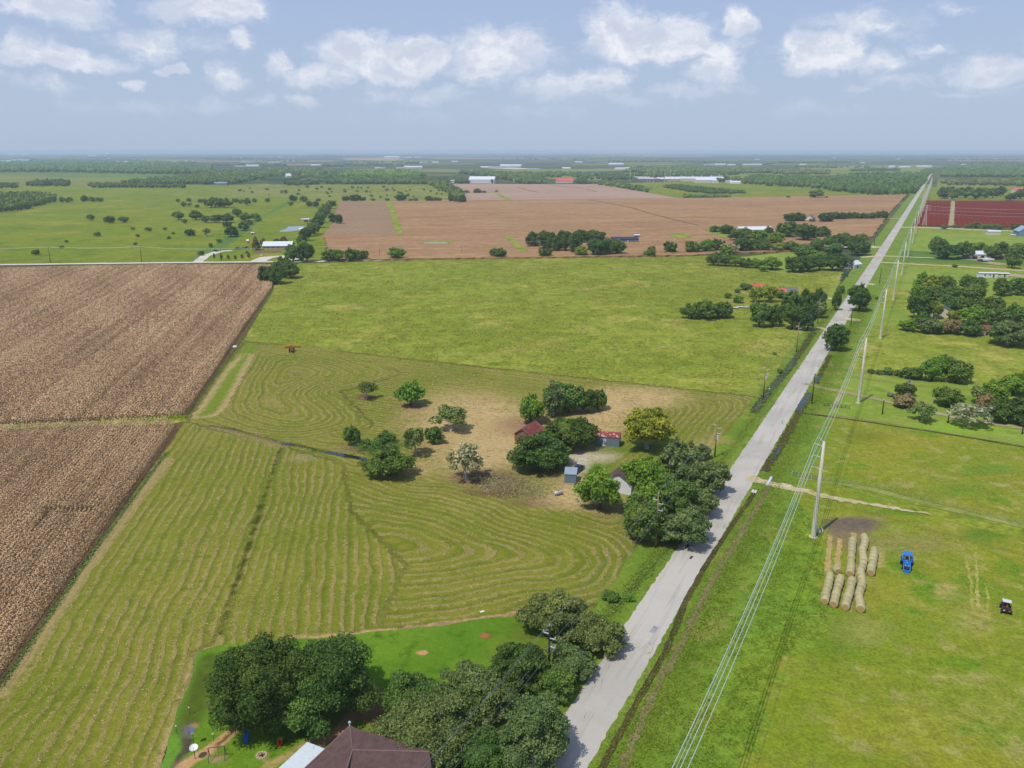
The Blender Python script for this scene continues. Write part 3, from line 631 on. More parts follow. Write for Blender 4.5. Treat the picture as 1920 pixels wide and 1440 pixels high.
# pond
sheet('pond', [(524, 433), (535, 430), (540, 425), (570, 424), (579, 427), (570, 431), (545, 434), (526, 435)], .16, M_pond, .8)
gstrip('far_reservoir', [(1285, 329), (1345, 331)], 130, .3, M_pond, 4)
gstrip('far_pavement', [(1270, 335), (1330, 340)], 90, .34, M_conc, 3)
gstrip('far_pavement', [(930, 315), (995, 317)], 150, .34, M_conc, 3)

M_lit = ground_mat('hay_litter', S(186, 162, 108), S(172, 150, 92), S(148, 142, 76), None, big=4, mid=1.0, fine=.3, grain=.3)
for q, w in (([(1557, 1004), (1550, 1074)], 1.0), ([(1575, 1010), (1569, 1068)], 1.0), ([(1600, 1000), (1601, 1014)], 1.1), ([(1606, 1060), (1592, 1148)], .55)):
    gstrip('hay_litter', q, w, .14, M_lit, .2, .5)
M_dry = ground_mat('dry_grass_track', S(172, 166, 96), S(158, 158, 80), S(140, 148, 62), None, big=5, mid=1.2, fine=.4, grain=.25, lo3=.42, hi3=.6)
for q, w in (([(1808, 1040), (1820, 1090), (1824, 1145)], .5), ([(1829, 1035), (1832, 1100), (1833, 1145)], .5), ([(1848, 1100), (1853, 1122), (1851, 1150)], .35)):
    gstrip('dry_grass_track', q, w, .14, M_dry, .2, .5)

M_dkspot = ground_mat('road_dark', S(60, 58, 58), S(72, 70, 68), S(52, 50, 50), big=5, mid=1)  # small dark spots lying on the road surface
for q in ([(1160, 1206), (1166, 1199)], [(1150, 1219), (1157, 1213)], [(1285, 1030), (1291, 1023)], [(1294, 1049), (1298, 1044)]):
    gstrip('road_dark_spot', q, .5, .165, M_dkspot, .05, .5)

# ---------------------------------------------------------------- corn stand (uncountable plants)
def leafmat(name, a, b, rough=.65, trans=.22, spec=.12, hue=.1):
    m, nt, bs = newmat(name, rough, spec)
    at = nt.nodes.new('ShaderNodeAttribute'); at.attribute_name = 'tint'
    c = mixc(nt, at.outputs['Fac'], a, b)
    oi = nt.nodes.new('ShaderNodeObjectInfo')
    f = lin(nt, oi.outputs['Random'], 0, 1, 1 - hue, 1 + hue)
    cc = nt.nodes.new('ShaderNodeCombineColor'); nt.links.new(f, cc.inputs[0]); cc.inputs[1].default_value = 1; nt.links.new(mth(nt, 'SUBTRACT', 2.0, f), cc.inputs[2])
    c = mixc(nt, 1.0, c, cc.outputs[0], 'MULTIPLY')
    nt.links.new(c, bs.inputs['Base Color'])
    if trans:
        tr = nt.nodes.new('ShaderNodeBsdfTranslucent'); nt.links.new(c, tr.inputs['Color'])
        mx = nt.nodes.new('ShaderNodeMixShader'); mx.inputs[0].default_value = trans
        nt.links.new(bs.outputs[0], mx.inputs[1]); nt.links.new(tr.outputs[0], mx.inputs[2])
        nt.links.new(mx.outputs[0], nt.nodes['Material Output'].inputs['Surface'])
    return m
def rand_quads(c, size, asp, nrm, g=rng):
    n = len(c); t = g.normal(size=(n, 3)); t -= nrm * (t * nrm).sum(1)[:, None]; t /= np.linalg.norm(t, axis=1)[:, None] + 1e-9
    b = np.cross(nrm, t); s = size[:, None]
    return np.stack([c + t * s, c + b * s * asp, c - t * s, c - b * s * asp], 1)
def build_corn():
    d = np.array([-.172, .985]); n = np.array([.985, .172]); up = [G(*q) for q in CORN_UP]; lo = [G(*q) for q in CORN_LO]
    P_, Sz = [], []
    for s in np.arange(-56.9, -330, -.95):
        t = 75.0; ts = []
        tt = []
        while t < 575:
            tt.append(t); t += .17 if t < 230 else (.36 if t < 360 else .6)
        tt = np.array(tt); tt = tt + rng.normal(0, .06, len(tt))
        off = s + rng.normal(0, .05, len(tt)) + .25 * np.sin(tt / 37 + 1)
        X = tt * d[0] + off * n[0]; Y = tt * d[1] + off * n[1]
        k = (X > -.67 * Y - 14) & (inpoly(X, Y, up) | inpoly(X, Y, lo))
        # short missing row and a gap across the rows in the near block
        PX, PY = Pn(X, Y)
        k &= ~((PX > 60) & (PX < 96) & (np.abs((PY - 985) + (PX - 78) * .95) < 4)) & ~((PX > 84) & (PX < 176) & (np.abs(PY - 965) < 3.0))
        k &= rng.random(len(tt)) > .04
        P_.append(np.stack([X[k], Y[k]], 1)); Sz.append(np.where(tt[k] < 230, 1.0, np.where(tt[k] < 360, 1.45, 1.9)))
    XY = np.concatenate(P_); sz = np.concatenate(Sz)
    s_ = XY @ n; t_ = XY @ d; lf = .10 * np.sin(s_ * .9 + np.sin(t_ * .05)) + .10 * np.sin(s_ * .17 + 2 * np.sin(t_ * .012)) + .08 * np.sin(t_ * .07 + s_ * .11) + rng.normal(0, .1, 4000)[np.round(s_ / .95).astype(int) % 4000]
    V, T = [], []
    for j, (zl, zh, ln, asp) in enumerate(((.6, 1.2, .19, .5), (1.1, 1.7, .19, .5), (1.4, 1.95, .18, .55), (1.7, 2.1, .12, .6))):
        m = len(XY); c = np.column_stack([XY + rng.normal(0, .06, (m, 2)) * sz[:, None], rng.uniform(zl, zh, m)])
        nr = rng.normal(size=(m, 3)); nr[:, 2] = np.abs(nr[:, 2]) + (.5 if j < 3 else .1); nr /= np.linalg.norm(nr, axis=1)[:, None]
        V.append(rand_quads(c, ln * sz * rng.uniform(.7, 1.2, m), asp, nr)); T.append(np.clip(rng.normal(.42 + .08 * j, .08, m) + lf, 0, 1))
    o = quads_obj('corn_crop', np.concatenate(V).astype(np.float32), np.concatenate(T), leafmat('dry_corn', S(150, 122, 88, 1.0), S(220, 188, 146, 1.0), .8, .15, .1, 0))
    tag(o, 'dry tan corn standing in long rows left of the hay field', 'corn', None, 'stuff')
build_corn()

# ---------------------------------------------------------------- trees
LM = {'d': leafmat('dark_oak_leaves', (0.048, 0.096, 0.019), (0.136, 0.210, 0.034)), 'g': leafmat('grey_green_leaves', (0.082, 0.130, 0.030), (0.234, 0.277, 0.080), .6, .2, .15),
      'b': leafmat('bright_leaves', (0.099, 0.192, 0.019), (0.253, 0.393, 0.040)), 'y': leafmat('yellow_green_leaves', (0.155, 0.210, 0.019), (0.375, 0.412, 0.046)),
      'm': leafmat('green_leaves', (0.071, 0.136, 0.025), (0.187, 0.274, 0.046)), 's': leafmat('thin_green_leaves', (0.111, 0.164, 0.039), (0.264, 0.329, 0.078)),
      'p': leafmat('pale_grey_leaves', (0.197, 0.219, 0.093), (0.528, 0.494, 0.264), .6, .2, .15), 'n': leafmat('brownish_leaves', (0.197, 0.156, 0.070), (0.375, 0.302, 0.124)),
      'c': leafmat('rust_green_conifer', (0.111, 0.100, 0.031), (0.264, 0.202, 0.062)), 'a': leafmat('blue_grey_leaves', (0.132, 0.183, 0.124), (0.308, 0.366, 0.264))}
BARK = paint_mat('bark', (.09, .07, .05), .9, .1); PBARK = paint_mat('pale_bark', (.34, .31, .26), .9, .1)
ICO = None
def ico():
    global ICO
    if ICO is None:
        import bmesh
        bm = bmesh.new(); bmesh.ops.create_icosphere(bm, subdivisions=2, radius=1)
        ICO = (np.array([v.co[:] for v in bm.verts]), np.array([[v.index for v in f.verts] for f in bm.faces])); bm.free()
    return ICO
SPEC = {  # trunk share, clumps, clump radius, cover, core
 'd': (.10, 64, .235, 3.0, 1), 'g': (.10, 60, .215, 2.5, 1), 'b': (.13, 52, .22, 2.4, 1), 'y': (.14, 50, .20, 2.1, 1), 'm': (.12, 54, .235, 2.7, 1),
 's': (.26, 20, .23, 1.6, 0), 'p': (.22, 30, .19, 1.3, 0), 'n': (.12, 40, .22, 2.1, 1), 'c': (.06, 36, .24, 2.6, 1), 'a': (.03, 18, .3, 2.0, 1)}
def tree_geo(w, h, leaf, kind, g):
    thf, K, rcf, cover, core = SPEC[kind]; R = w / 2
    zb = h * thf; zc = zb + (h - zb) * (.44 if kind != 'c' else .35); Rz = (h - zb) * .5
    C = []; RC = []
    for i in range(K):
        u = (i + .5) / K; ct = 1 - 1.75 * u if kind not in 'sp' else 1 - 1.55 * u
        a = i * 2.39996 + g.normal(0, .25); st = math.sqrt(max(0, 1 - ct * ct)); rad = g.uniform(.5, 1.02) * (1 + .1 * math.sin(2 * a + w) + .07 * math.sin(3 * a + h))
        if kind == 'c': st *= (1 - .75 * max(0, (ct + .75) / 1.75))
        rc = rcf * g.uniform(.6, 1.4)
        C.append((st * math.cos(a) * (rad - rc * .72), st * math.sin(a) * (rad - rc * .72), ct * (rad - rc * .55) * (1.0 if ct > 0 else .85))); RC.append(rc)
    for i in range(4):
        C.append(tuple(g.normal(0, .16, 3))); RC.append(.46 if core else .2)
    C = np.array(C); RC = np.array(RC); zs = (h - zc) / 1.0
    A = 2 * math.pi * R * (R + Rz) * .9; n = int(cover * A / (leaf * leaf * 1.15)); n = min(n, 62000)
    n2 = int(n * 1.7); wts = RC ** 2 / (RC ** 2).sum(); ci = g.choice(len(C), n2, p=wts)
    u = g.normal(size=(n2, 3)); u[:, 2] += .35; u /= np.linalg.norm(u, axis=1)[:, None]
    rr = g.uniform(.72, 1.1, n2) * (1 + .12 * np.sin(u[:, 0] * 7 + ci) * np.cos(u[:, 1] * 6 + ci * 2))
    p = C[ci] + u * (RC[ci] * rr)[:, None]
    dist = np.linalg.norm(p[:, None, :] - C[None], axis=2) / RC[None]; dist[np.arange(n2), ci] = 9
    keep = dist.min(1) > g.uniform(.55, .95, n2); p, ci, u = p[keep][:n], ci[keep][:n], u[keep][:n]
    n = len(p); pos_ = p * np.array([R, R, zs]) + np.array([0, 0, zc])
    ok = pos_[:, 2] > .15; pos_, ci, u = pos_[ok], ci[ok], u[ok]; n = len(pos_)
    nr = u + g.normal(0, .9, (n, 3)); nr /= np.linalg.norm(nr, axis=1)[:, None]
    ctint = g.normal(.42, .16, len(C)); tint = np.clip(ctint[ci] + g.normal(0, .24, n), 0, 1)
    V = rand_quads(pos_, leaf * g.uniform(.55, 1.15, n), .62, nr, g)
    extra = None
    if core:
        iv, jf = ico(); ev, ef, et = [], [], []
        for k in range(len(C)):
            jit = 1 + g.normal(0, .09, len(iv))[:, None]
            vv = (C[k] + iv * jit * RC[k] * (.62 if RC[k] < .4 else .9)) * np.array([R, R, zs]) + np.array([0, 0, zc]); ef.append(jf + k * len(iv)); ev.append(vv); et.append(np.full(len(jf), np.clip(ctint[k] - .25, 0, 1)))  # core tinted below its leaves: shade of the crown interior put into colour
        ev = np.concatenate(ev); ev[:, 2] = np.maximum(ev[:, 2], .05); extra = (ev, np.concatenate(ef), np.concatenate(et))
    # trunk and limbs
    mb = MB(); tr = max(.1, .028 * w + .012 * h) * (.8 if kind in 'sp' else 1)
    fork = Vector((g.normal(0, .04) * w, g.normal(0, .04) * w, zb + .12 * h)); mb.tube([(0, 0, -.1), (fork.x * .4, fork.y * .4, zb * .5), tuple(fork)], [tr * 1.3, tr, tr * .8], 7)
    for k in range(0, min(len(C), 18 if kind in 'sp' else 10)):
        e = Vector(C[k] * np.array([R, R, zs]) + np.array([0, 0, zc])); md = fork.lerp(e, .5) + Vector((g.normal(0, .03) * w, g.normal(0, .03) * w, -.02 * h))
        e2 = e + (e - fork) * (.25 if kind in 'sp' else .05)
        mb.tube([tuple(fork), tuple(md), tuple(e2)], [tr * .55, tr * .33, tr * .12], 5, False)
    return V, tint, extra, mb
TW = {}
def bark_of(kind): return PBARK if kind in 'spyg' else BARK
def place_tree(box, label, cat='tree', group=None, name=None, seed=None):
    x0, y0, x1, y1, kind = box; wpx = x1 - x0; xc = (x0 + x1) / 2
    gx, gy = G(xc, y1); d = depth(gy); w = wpx * d / F * (1.3 if kind in 'sp' else 1.16)
    thf = SPEC[kind][0]; back = w * (.30 if thf < .2 else .08)
    r = math.hypot(gx, gy); ux, uy = gx / r, gy / r; bx, by = gx + ux * back, gy + uy * back
    tx, ty = bx + ux * w * .18, by + uy * w * .18         # the top outline lies a little beyond the trunk
    lo_, hi_ = .5, 60.0
    for _ in range(30):
        md = (lo_ + hi_) / 2
        if P(tx, ty, md)[1] > y0: lo_ = md
        else: hi_ = md
    h = max(min(lo_, 1.35 * w + 5), .55 * w, 1.0)
    nm = name or ('tree' if kind not in 'dc' else ('oak_tree' if kind == 'd' else 'conifer_tree'))
    if h < 3.2 and not name: nm = 'shrub'; cat = 'bush'
    if wpx > 66:
        g = np.random.default_rng(int(x0 * 7 + y0)); leaf = max(.19, d * .0018)
        V, t, ex, mb = tree_geo(w, h, leaf, kind, g)
        e = empty(nm, (bx, by, 0), g.uniform(0, 6.28), label, cat, group)
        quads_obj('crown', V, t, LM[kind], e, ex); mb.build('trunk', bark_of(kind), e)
        return e
    lod = 'M' if wpx > 24 else 'F'; nv = 3 if lod == 'M' else 2; asp = 'T' if h > w * 1.15 else 'W'
    v = rnd.randrange(nv); key = (kind, lod, asp, v)
    if key not in TW:
        g = np.random.default_rng(abs(hash((ord(kind), ord(lod), ord(asp), v))) % 99991)
        W0, H0 = (10, 14) if asp == 'T' else (10, 8.5)
        V, t, ex, mb = tree_geo(W0, H0, .46 if lod == 'M' else 1.0, kind, g)
        e = empty(nm); a = quads_obj('crown', V, t, LM[kind], e, ex); b = mb.build('trunk', bark_of(kind), e)
        TW[key] = (e, W0, H0, [False])
    e, W0, H0, used = TW[key]
    o = e if not used[0] else copy_tree(e)
    used[0] = True; o.name = nm
    o.location = (bx, by, 0); o.rotation_euler = (0, 0, rnd.uniform(0, 6.28)); o.scale = (w / W0, w / W0, h / H0)
    for k in ('label', 'category', 'group', 'kind'):
        if k in o: del o[k]
    return tag(o, label, cat, group)
ORD = ['first','second','third','fourth','fifth','sixth','seventh','eighth','ninth','tenth','eleventh','twelfth','thirteenth','fourteenth','fifteenth','sixteenth','seventeenth','eighteenth','nineteenth','twentieth','twenty first','twenty second','twenty third','twenty fourth','twenty fifth','twenty sixth','twenty seventh','twenty eighth','twenty ninth','thirtieth']
LOOK = {'d': 'dark green oak', 'g': 'grey green oak', 'b': 'bright green tree', 'y': 'yellow green tree', 'm': 'green tree', 's': 'thin open tree', 'p': 'pale sparse tree', 'n': 'brownish tree', 'c': 'rusty green conifer', 'a': 'blue grey shrub'}
def row(txt, where, group, look=None):
    it = []
    for q in txt.split(';'):
        q = q.split(); it.append((float(q[0]), float(q[1]), float(q[2]), float(q[3]), q[4]))
    it.sort(key=lambda b: b[0] + b[2])
    for i, b in enumerate(it):
        place_tree(b, f"{look or LOOK[b[4]]}, {ORD[i]} from the left {where}", 'tree', group)

# named near trees
for b, lb in [
 ((672,712,703,750,'s'), 'small grey open tree on a dark bare patch in the mown field'),
 ((747,712,795,767,'b'), 'dense bright green tree alone in the mown field'),
 ((816,758,875,811,'s'), 'open tree with vine covered trunk beside the tan hay patch'),
 ((645,797,676,838,'m'), 'small dense round tree left of the low bushes'),
 ((757,795,803,855,'s'), 'light green open tree behind the broad tree by the ditch'),
 ((797,797,831,836,'m'), 'small green tree touching the right side of the open light green tree'),
 ((688,836,776,904,'m'), 'broad low spreading tree standing by the water filled ditch'),
 ((843,824,904,903,'p'), 'pale grey half bare tree beside the brown brush pile'),
 ((970,739,1022,800,'b'), 'bright green tree just behind the rust roofed barn'),
 ((1014,716,1060,785,'g'), 'pale grey green tree between the barn tree and the dense thicket'),
 ((1034,716,1096,779,'m'), 'tall dense green tree forming the top of the yard thicket'),
 ((1086,728,1120,777,'d'), 'dark tree in the right part of the yard thicket'),
 ((1105,729,1137,772,'m'), 'small tree at the right end of the yard thicket'),
 ((1020,777,1107,852,'d'), 'round dark oak right of the rust roofed barn'),
 ((962,808,1071,893,'d'), 'big dark oak in front of the rust roofed barn'),
 ((1162,757,1262,854,'y'), 'large yellow green tree right of the grey metal shed'),
 ((1080,870,1162,966,'b'), 'bright green tree left of the white farmhouse'),
 ((1166,852,1247,932,'b'), 'bright green tree behind the white farmhouse'),
 ((1237,818,1300,915,'g'), 'tall grey green tree at the back of the roadside clump'),
 ((1299,831,1332,865,'g'), 'small grey tree alone between the clump and the wooden pole'),
 ((1226,885,1300,975,'m'), 'green tree in the middle of the roadside clump'),
 ((1166,928,1243,1030,'m'), 'dark leafy tree at the front left of the roadside clump'),
 ((1287,858,1366,938,'g'), 'grey green tree leaning over the road at the far end of the clump'),
 ((1268,910,1346,978,'g'), 'grey green tree overhanging the road in the middle of the clump'),
 ((1237,950,1326,1036,'g'), 'grey green tree at the road end nearest the property corner'),
 ((1162,926,1216,1008,'m'), 'dark tree in front of the white farmhouse corner'),
 ((1176,898,1238,985,'b'), 'leafy tree between the white farmhouse and the clump'),
 ((413,1187,590,1398,'d'), 'huge dark oak, left half of the pair over the play yard'),
 ((535,1180,712,1370,'d'), 'huge dark oak, right half of the pair behind the brown roof'),
 ((505,1255,640,1400,'m'), 'lower green oak in front of the huge pair'),
 ((975,1110,1102,1212,'g'), 'silvery oak at the top of the clump beside the lawn'),
 ((1073,1152,1172,1236,'g'), 'silvery tree overhanging the road beside the two dark spots'),
 ((1030,1208,1118,1285,'g'), 'silvery tree right of the black wooden pole'),
 ((919,1200,1024,1305,'d'), 'dark green tree left of the black wooden pole'),
 ((722,1260,845,1370,'m'), 'rounded tree just above the brown roofed house'),
 ((815,1250,965,1375,'g'), 'grey green tree in the middle of the lower clump'),
 ((1000,1258,1084,1325,'m'), 'bright leafed low tree at the road edge below the black pole'),
 ((700,1338,885,1470,'g'), 'silvery oak touching the brown roof at the bottom edge'),
 ((925,1300,1070,1470,'g'), 'silvery oak along the road at the bottom edge'),
 ((850,1365,965,1480,'d'), 'dark tree between the two silvery oaks at the bottom edge'),
 ((1544,606,1587,661,'d'), 'round dark tree standing alone at the right road edge'),
 ((1589,531,1628,586,'d'), 'dark tree beyond the round one, right of the road'),
 ((1559,543,1574,583,'d'), 'narrow upright tree on the left verge of the road'),
 ((1567,534,1583,551,'m'), 'small round bush like tree beside the narrow upright one'),
 ((1677,717,1714,747,'d'), 'round dark tree behind the flagpole'),
 ((1673,737,1716,768,'n'), 'brownish round tree in front of the flagpole'),
 ((1751,725,1800,766,'m'), 'spreading green tree alone right of the flagpole'),
 ((1706,753,1748,792,'s'), 'leaning open tree with pale trunk on the front lawn'),
 ((1785,750,1847,802,'p'), 'pale half bare tree near the dirt drive'),
 ((1684,597,1717,622,'b'), 'low round bright bush at the edge of the right homestead'),
 ((1663,735,1676,745,'a'), 'blue grey spiky plant beside the brownish tree')]:
    place_tree(b, lb, 'plant' if b[4] == 'a' else 'tree')
row('675 825 698 841 m;695 828 718 843 m;706 820 742 836 m', 'among low bushes by the ditch', 'low bushes by the ditch', 'low green bush')
row('1278 568 1312 600 m;1300 563 1345 600 m;1335 565 1372 598 m', 'of the round trio in the pasture', 'trio of trees left of the red roofed homestead')
row('1403 535 1430 568 y;1425 532 1458 568 y;1405 563 1440 616 m;1432 570 1465 614 d;1462 545 1500 600 m;1495 542 1530 590 d;1520 542 1547 585 d;1467 570 1505 620 d;1495 572 1528 622 d;1525 565 1548 598 m;1452 545 1475 560 m', 'around the red roofed homestead', 'trees round the red roofed homestead')
row('1375 554 1394 569 b;1388 532 1408 545 m;1376 541 1388 550 m;1357 548 1372 560 m', 'on the lawn of the red roofed homestead', 'bushes on the homestead lawn', 'small green bush')
row('1712 511 1740 556 b;1725 514 1753 558 y;1753 516 1787 545 m;1800 516 1840 546 m;1707 532 1735 562 b;1735 535 1768 565 m;1765 533 1800 566 m;1800 534 1847 565 m;1700 548 1743 600 d;1740 562 1765 600 y;1757 552 1802 590 m;1795 557 1842 595 d;1838 555 1879 592 m;1712 585 1742 618 m;1722 606 1766 628 g;1762 596 1803 628 n;1800 598 1842 632 m;1795 575 1850 610 b;1848 576 1892 616 m;1880 570 1925 615 m;1851 614 1925 652 g;1775 580 1800 600 y', 'of the wooded homestead right of the road', 'trees of the wooded homestead right of the road')
row('1859 520 1892 556 m;1888 520 1925 555 m', 'of the pair above the wooded homestead', 'pair of trees at the right frame edge')
row('1741 443 1770 478 m;1750 453 1796 487 d;1790 452 1823 486 m;1820 453 1851 475 b;1846 460 1873 487 m;1862 453 1888 480 d;1884 456 1925 485 m;1884 474 1912 504 m;1775 458 1795 478 m', 'behind the white house with the boat', 'trees behind the white house with the boat')
row('1692 687 1727 713 m;1722 667 1768 718 b;1765 672 1815 721 m;1745 664 1785 695 m', 'of the big thicket in the right pasture', 'thicket in the right pasture')
row('1626 694 1640 701 m;1640 695 1655 703 m;1655 697 1675 704 m;1675 699 1692 706 m', 'in the hedge row left of the thicket', 'low hedge left of the thicket', 'low green bush')
row('1813 722 1848 757 s;1840 712 1885 760 b;1870 700 1925 745 b;1848 745 1895 797 d;1880 745 1945 800 d;1905 690 1965 740 b;1830 735 1860 770 n', 'of the dark grove at the right frame edge', 'dark grove at the right frame edge')
row('488 498 518 532 d;505 496 536 534 m;518 480 548 510 m;530 492 565 523 m', 'of the clump at the corn field corner', 'clump at the corner of the corn field')
row('537 458 563 491 m;560 456 590 492 d;560 450 580 470 b;556 440 576 462 d;562 428 584 452 d;570 420 595 444 m;578 414 602 440 m;585 404 608 428 d;590 396 612 418 m;598 388 618 408 m;604 380 622 398 m;610 374 632 392 m;617 400 634 420 d;628 402 644 422 d', 'of the hedge row beside the white roofed house', 'hedge row beside the white roofed house')
row('472 444 489 470 c;487 446 501 463 c;524 443 542 456 c;512 449 526 457 m', 'around the white roofed house', 'conifers round the white roofed house')
row('400 474 404 486 m;413 476 418 487 m;426 477 431 487 m;439 478 444 487 m;452 477 457 486 m;464 474 470 485 m;460 470 466 475 m', 'in the row of young yard trees', 'young trees in the far front yard', 'small young tree')
row('421 423 448 445 d;418 418 434 427 d;447 415 468 433 m;462 412 475 422 m;470 399 489 414 m;450 399 471 415 m;437 391 452 407 m;412 402 438 418 d;393 401 414 418 m;377 403 395 418 m;355 397 382 413 m;323 395 346 413 m;341 411 352 419 m;480 408 490 416 m', 'in the pasture grove left of the mown lane', 'grove in the left pasture')
row('163 401 178 414 m;196 407 216 419 d;224 406 240 418 m', 'of the lone trio in the left pasture', 'lone trio in the left pasture')
row('152 366 165 379 d;167 369 179 379 m;180 370 193 379 m;112 369 122 380 m;121 373 136 380 m', 'along the far left fence line', 'trees along the far left fence line')
row('384 371 408 390 m;395 370 415 388 d;408 371 434 390 m;371 372 384 381 m;436 371 449 381 m;447 374 457 382 m;458 371 470 385 m;472 372 482 380 m;497 371 506 380 m;340 378 350 388 m;350 380 360 388 s;365 383 374 390 m;330 372 338 380 m;350 371 359 379 m', 'in the middle row of the left pasture', 'middle row of trees in the left pasture')
row('543 366 557 379 d;561 369 578 379 m;592 371 602 379 m;574 377 586 388 d;586 377 599 389 d;541 378 550 386 m', 'at the top end of the mown lane', 'trees at the top of the mown lane')
row('347 430 366 443 d;381 427 395 443 s;60 467 74 479 m;371 469 383 480 m;392 455 399 465 m;406 447 417 456 m;176 434 189 444 m;246 425 253 432 n;273 426 284 434 m;306 426 313 432 m;313 442 321 449 m;250 454 258 460 m;255 439 262 445 m;121 450 129 455 m;112 461 120 466 m;322 435 328 440 m', 'among single bushes of the near left pasture', 'bushes of the near left pasture', 'small dark bush')
row('641 370 656 378 d;655 368 676 379 d;672 370 686 378 m;695 371 704 378 m;722 371 731 378 m;742 369 762 378 d;765 373 774 378 m;775 371 784 378 m;797 368 812 378 d;810 369 820 378 m;819 370 828 378 m;840 365 853 379 d;850 366 862 380 m;858 365 874 381 d;848 358 860 370 m', 'along the fence above the ripe field', 'trees on the fence above the ripe field')
row('605 468 628 491 m;623 467 646 491 b;646 465 667 491 m;662 468 681 490 m;677 468 692 489 m;728 463 758 488 b;921 464 948 485 m;1010 466 1034 484 d;1075 460 1103 482 y;1245 453 1268 476 d;1206 468 1228 482 m;1214 460 1230 474 s', 'along the pale county road', 'trees along the county road')
row('984 434 1012 465 d;1005 432 1035 470 d;1025 436 1055 474 d;1045 432 1075 474 d;1065 436 1092 476 d;1072 430 1105 458 d;1092 431 1125 458 d;1108 433 1135 462 d;1102 447 1140 482 d;1128 446 1160 480 m;1148 450 1172 479 m', 'of the dark oak grove on the county road', 'oak grove on the county road')
row('1282 451 1312 476 m;1308 448 1337 475 b;1335 448 1357 473 d;1354 455 1384 477 p;1350 460 1372 481 b;1374 444 1408 474 d;1400 450 1422 473 m;1418 448 1443 473 m;1444 453 1470 473 y;1469 452 1497 473 m;1329 423 1350 438 m;1347 421 1375 442 d;1378 428 1395 442 m;1369 434 1408 454 m;1402 436 1440 456 b;1428 425 1450 450 d;1438 434 1468 460 b;1456 414 1494 448 m;1489 419 1527 454 d;1522 426 1555 447 d;1517 446 1545 471 m;1542 440 1568 463 m;1565 436 1592 460 m;1578 442 1606 468 d;1598 438 1624 466 m;1545 462 1580 480 m;1487 459 1528 486 m;1590 458 1628 480 d', 'in the wood at the road junction', 'wood at the road junction')
row('1324 472 1352 499 m;1345 476 1372 500 m;1365 479 1392 501 b;1385 483 1410 503 m;1405 484 1432 504 b;1428 483 1465 507 b;1470 480 1505 512 d;1495 478 1530 511 d;1520 476 1552 508 m;1545 474 1575 508 d;1568 480 1598 504 d;1424 500 1440 510 m;1512 470 1545 492 b', 'in the hedge and oaks beside the white shed', 'hedge and oaks beside the white shed')
row('1469 399 1495 417 d;1484 398 1510 417 d;1517 409 1528 418 m;1534 398 1560 418 d;1556 397 1575 413 d;1570 398 1588 413 d;1584 398 1600 412 d;1597 398 1614 412 d;1612 399 1628 412 d;1626 398 1642 412 d;1640 396 1652 411 d;1650 395 1665 411 d', 'of the oaks in the ripe field', 'line of oaks in the ripe field')
row('1756 351 1778 373 d;1770 348 1790 366 m;1786 352 1806 372 m;1800 350 1822 372 m;1818 352 1842 374 m;1836 352 1856 372 m;1850 350 1872 372 m;1866 349 1884 368 d;1884 363 1904 376 d;1900 354 1925 374 m;1778 360 1794 374 m', 'behind the red field', 'trees behind the red field')
row('1764 423 1776 430 m;1786 421 1795 428 m;1795 424 1802 428 m;1808 422 1822 429 m;1820 423 1838 429 m;1836 424 1852 430 m;1850 425 1866 430 m;1864 425 1880 431 m;1896 422 1914 432 d', 'on the near edge of the red field', 'hedge on the near edge of the red field', 'low hedge bush')
row('1506 388 1508 389 m;1518 365 1542 372 m;1474 369 1482 372 m;1546 367 1552 372 m;1281 362 1286 367 m;1312 364 1316 369 m;856 354 866 363 m;872 356 880 363 m;888 355 902 363 d;903 357 912 363 m;928 356 934 361 m;844 356 862 364 m', 'of the far field edge bushes', 'bushes on far field edges', 'small round bush')
row('1290 984 1302 992 m;1170 1118 1190 1130 b;1130 1120 1160 1132 m;1458 600 1468 606 m;1456 690 1468 701 m;1640 556 1646 562 m;1785 496 1795 502 m;1448 660 1456 666 m', 'of the loose roadside weeds', 'weedy bushes beside ditches', 'low weedy bush')

# dots of brush in the far pasture: nothing tells them apart
for i in range(64):
    x = rnd.uniform(440, 840); y = rnd.uniform(351, 372)
    if x < 500 and y > 362: continue
    s = rnd.uniform(3, 6.5)
    place_tree((x, y - s * .75, x + s, y, rnd.choice('mdm')), 'tiny dark bush dotted over the dry far pasture', 'bush', 'bushes dotted over the far pasture', 'shrub')

# ---------------------------------------------------------------- woods (uncountable)
def blob_tmpl(n, seed):
    g = np.random.default_rng(seed); iv, jf = ico()
    ct = [np.array([0, 0, .5])] + [np.array([g.normal(0, .25), g.normal(0, .25), g.uniform(.35, .75)]) for _ in range(4)]
    c = g.integers(0, len(ct), n); u = g.normal(size=(n, 3)); u[:, 2] += .4; u /= np.linalg.norm(u, axis=1)[:, None]
    p = np.array(ct)[c] + u * np.array([.33, .33, .3]) * g.uniform(.8, 1.15, n)[:, None]; p[:, 2] = np.clip(p[:, 2], .05, 1.1)
    nr = u + g.normal(0, .45, (n, 3)); nr /= np.linalg.norm(nr, axis=1)[:, None]
    V = rand_quads(p, .16 * g.uniform(.6, 1.2, n), .7, nr, g)
    k = g.normal(0, .1, len(iv))[:, None]; core = np.array([0, 0, .48]) + iv * (1 + k) * np.array([.4, .4, .45])
    cq = np.stack([core[jf[:, 0]], core[jf[:, 1]], core[jf[:, 2]], core[jf[:, 2]]], 1)[::1]
    cq[:, 3] = (cq[:, 0] + cq[:, 2]) / 2
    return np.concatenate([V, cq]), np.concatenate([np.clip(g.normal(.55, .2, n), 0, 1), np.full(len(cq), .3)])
BT = [blob_tmpl(90, 50 + i) for i in range(5)]; BTF = [blob_tmpl(26, 70 + i) for i in range(5)]
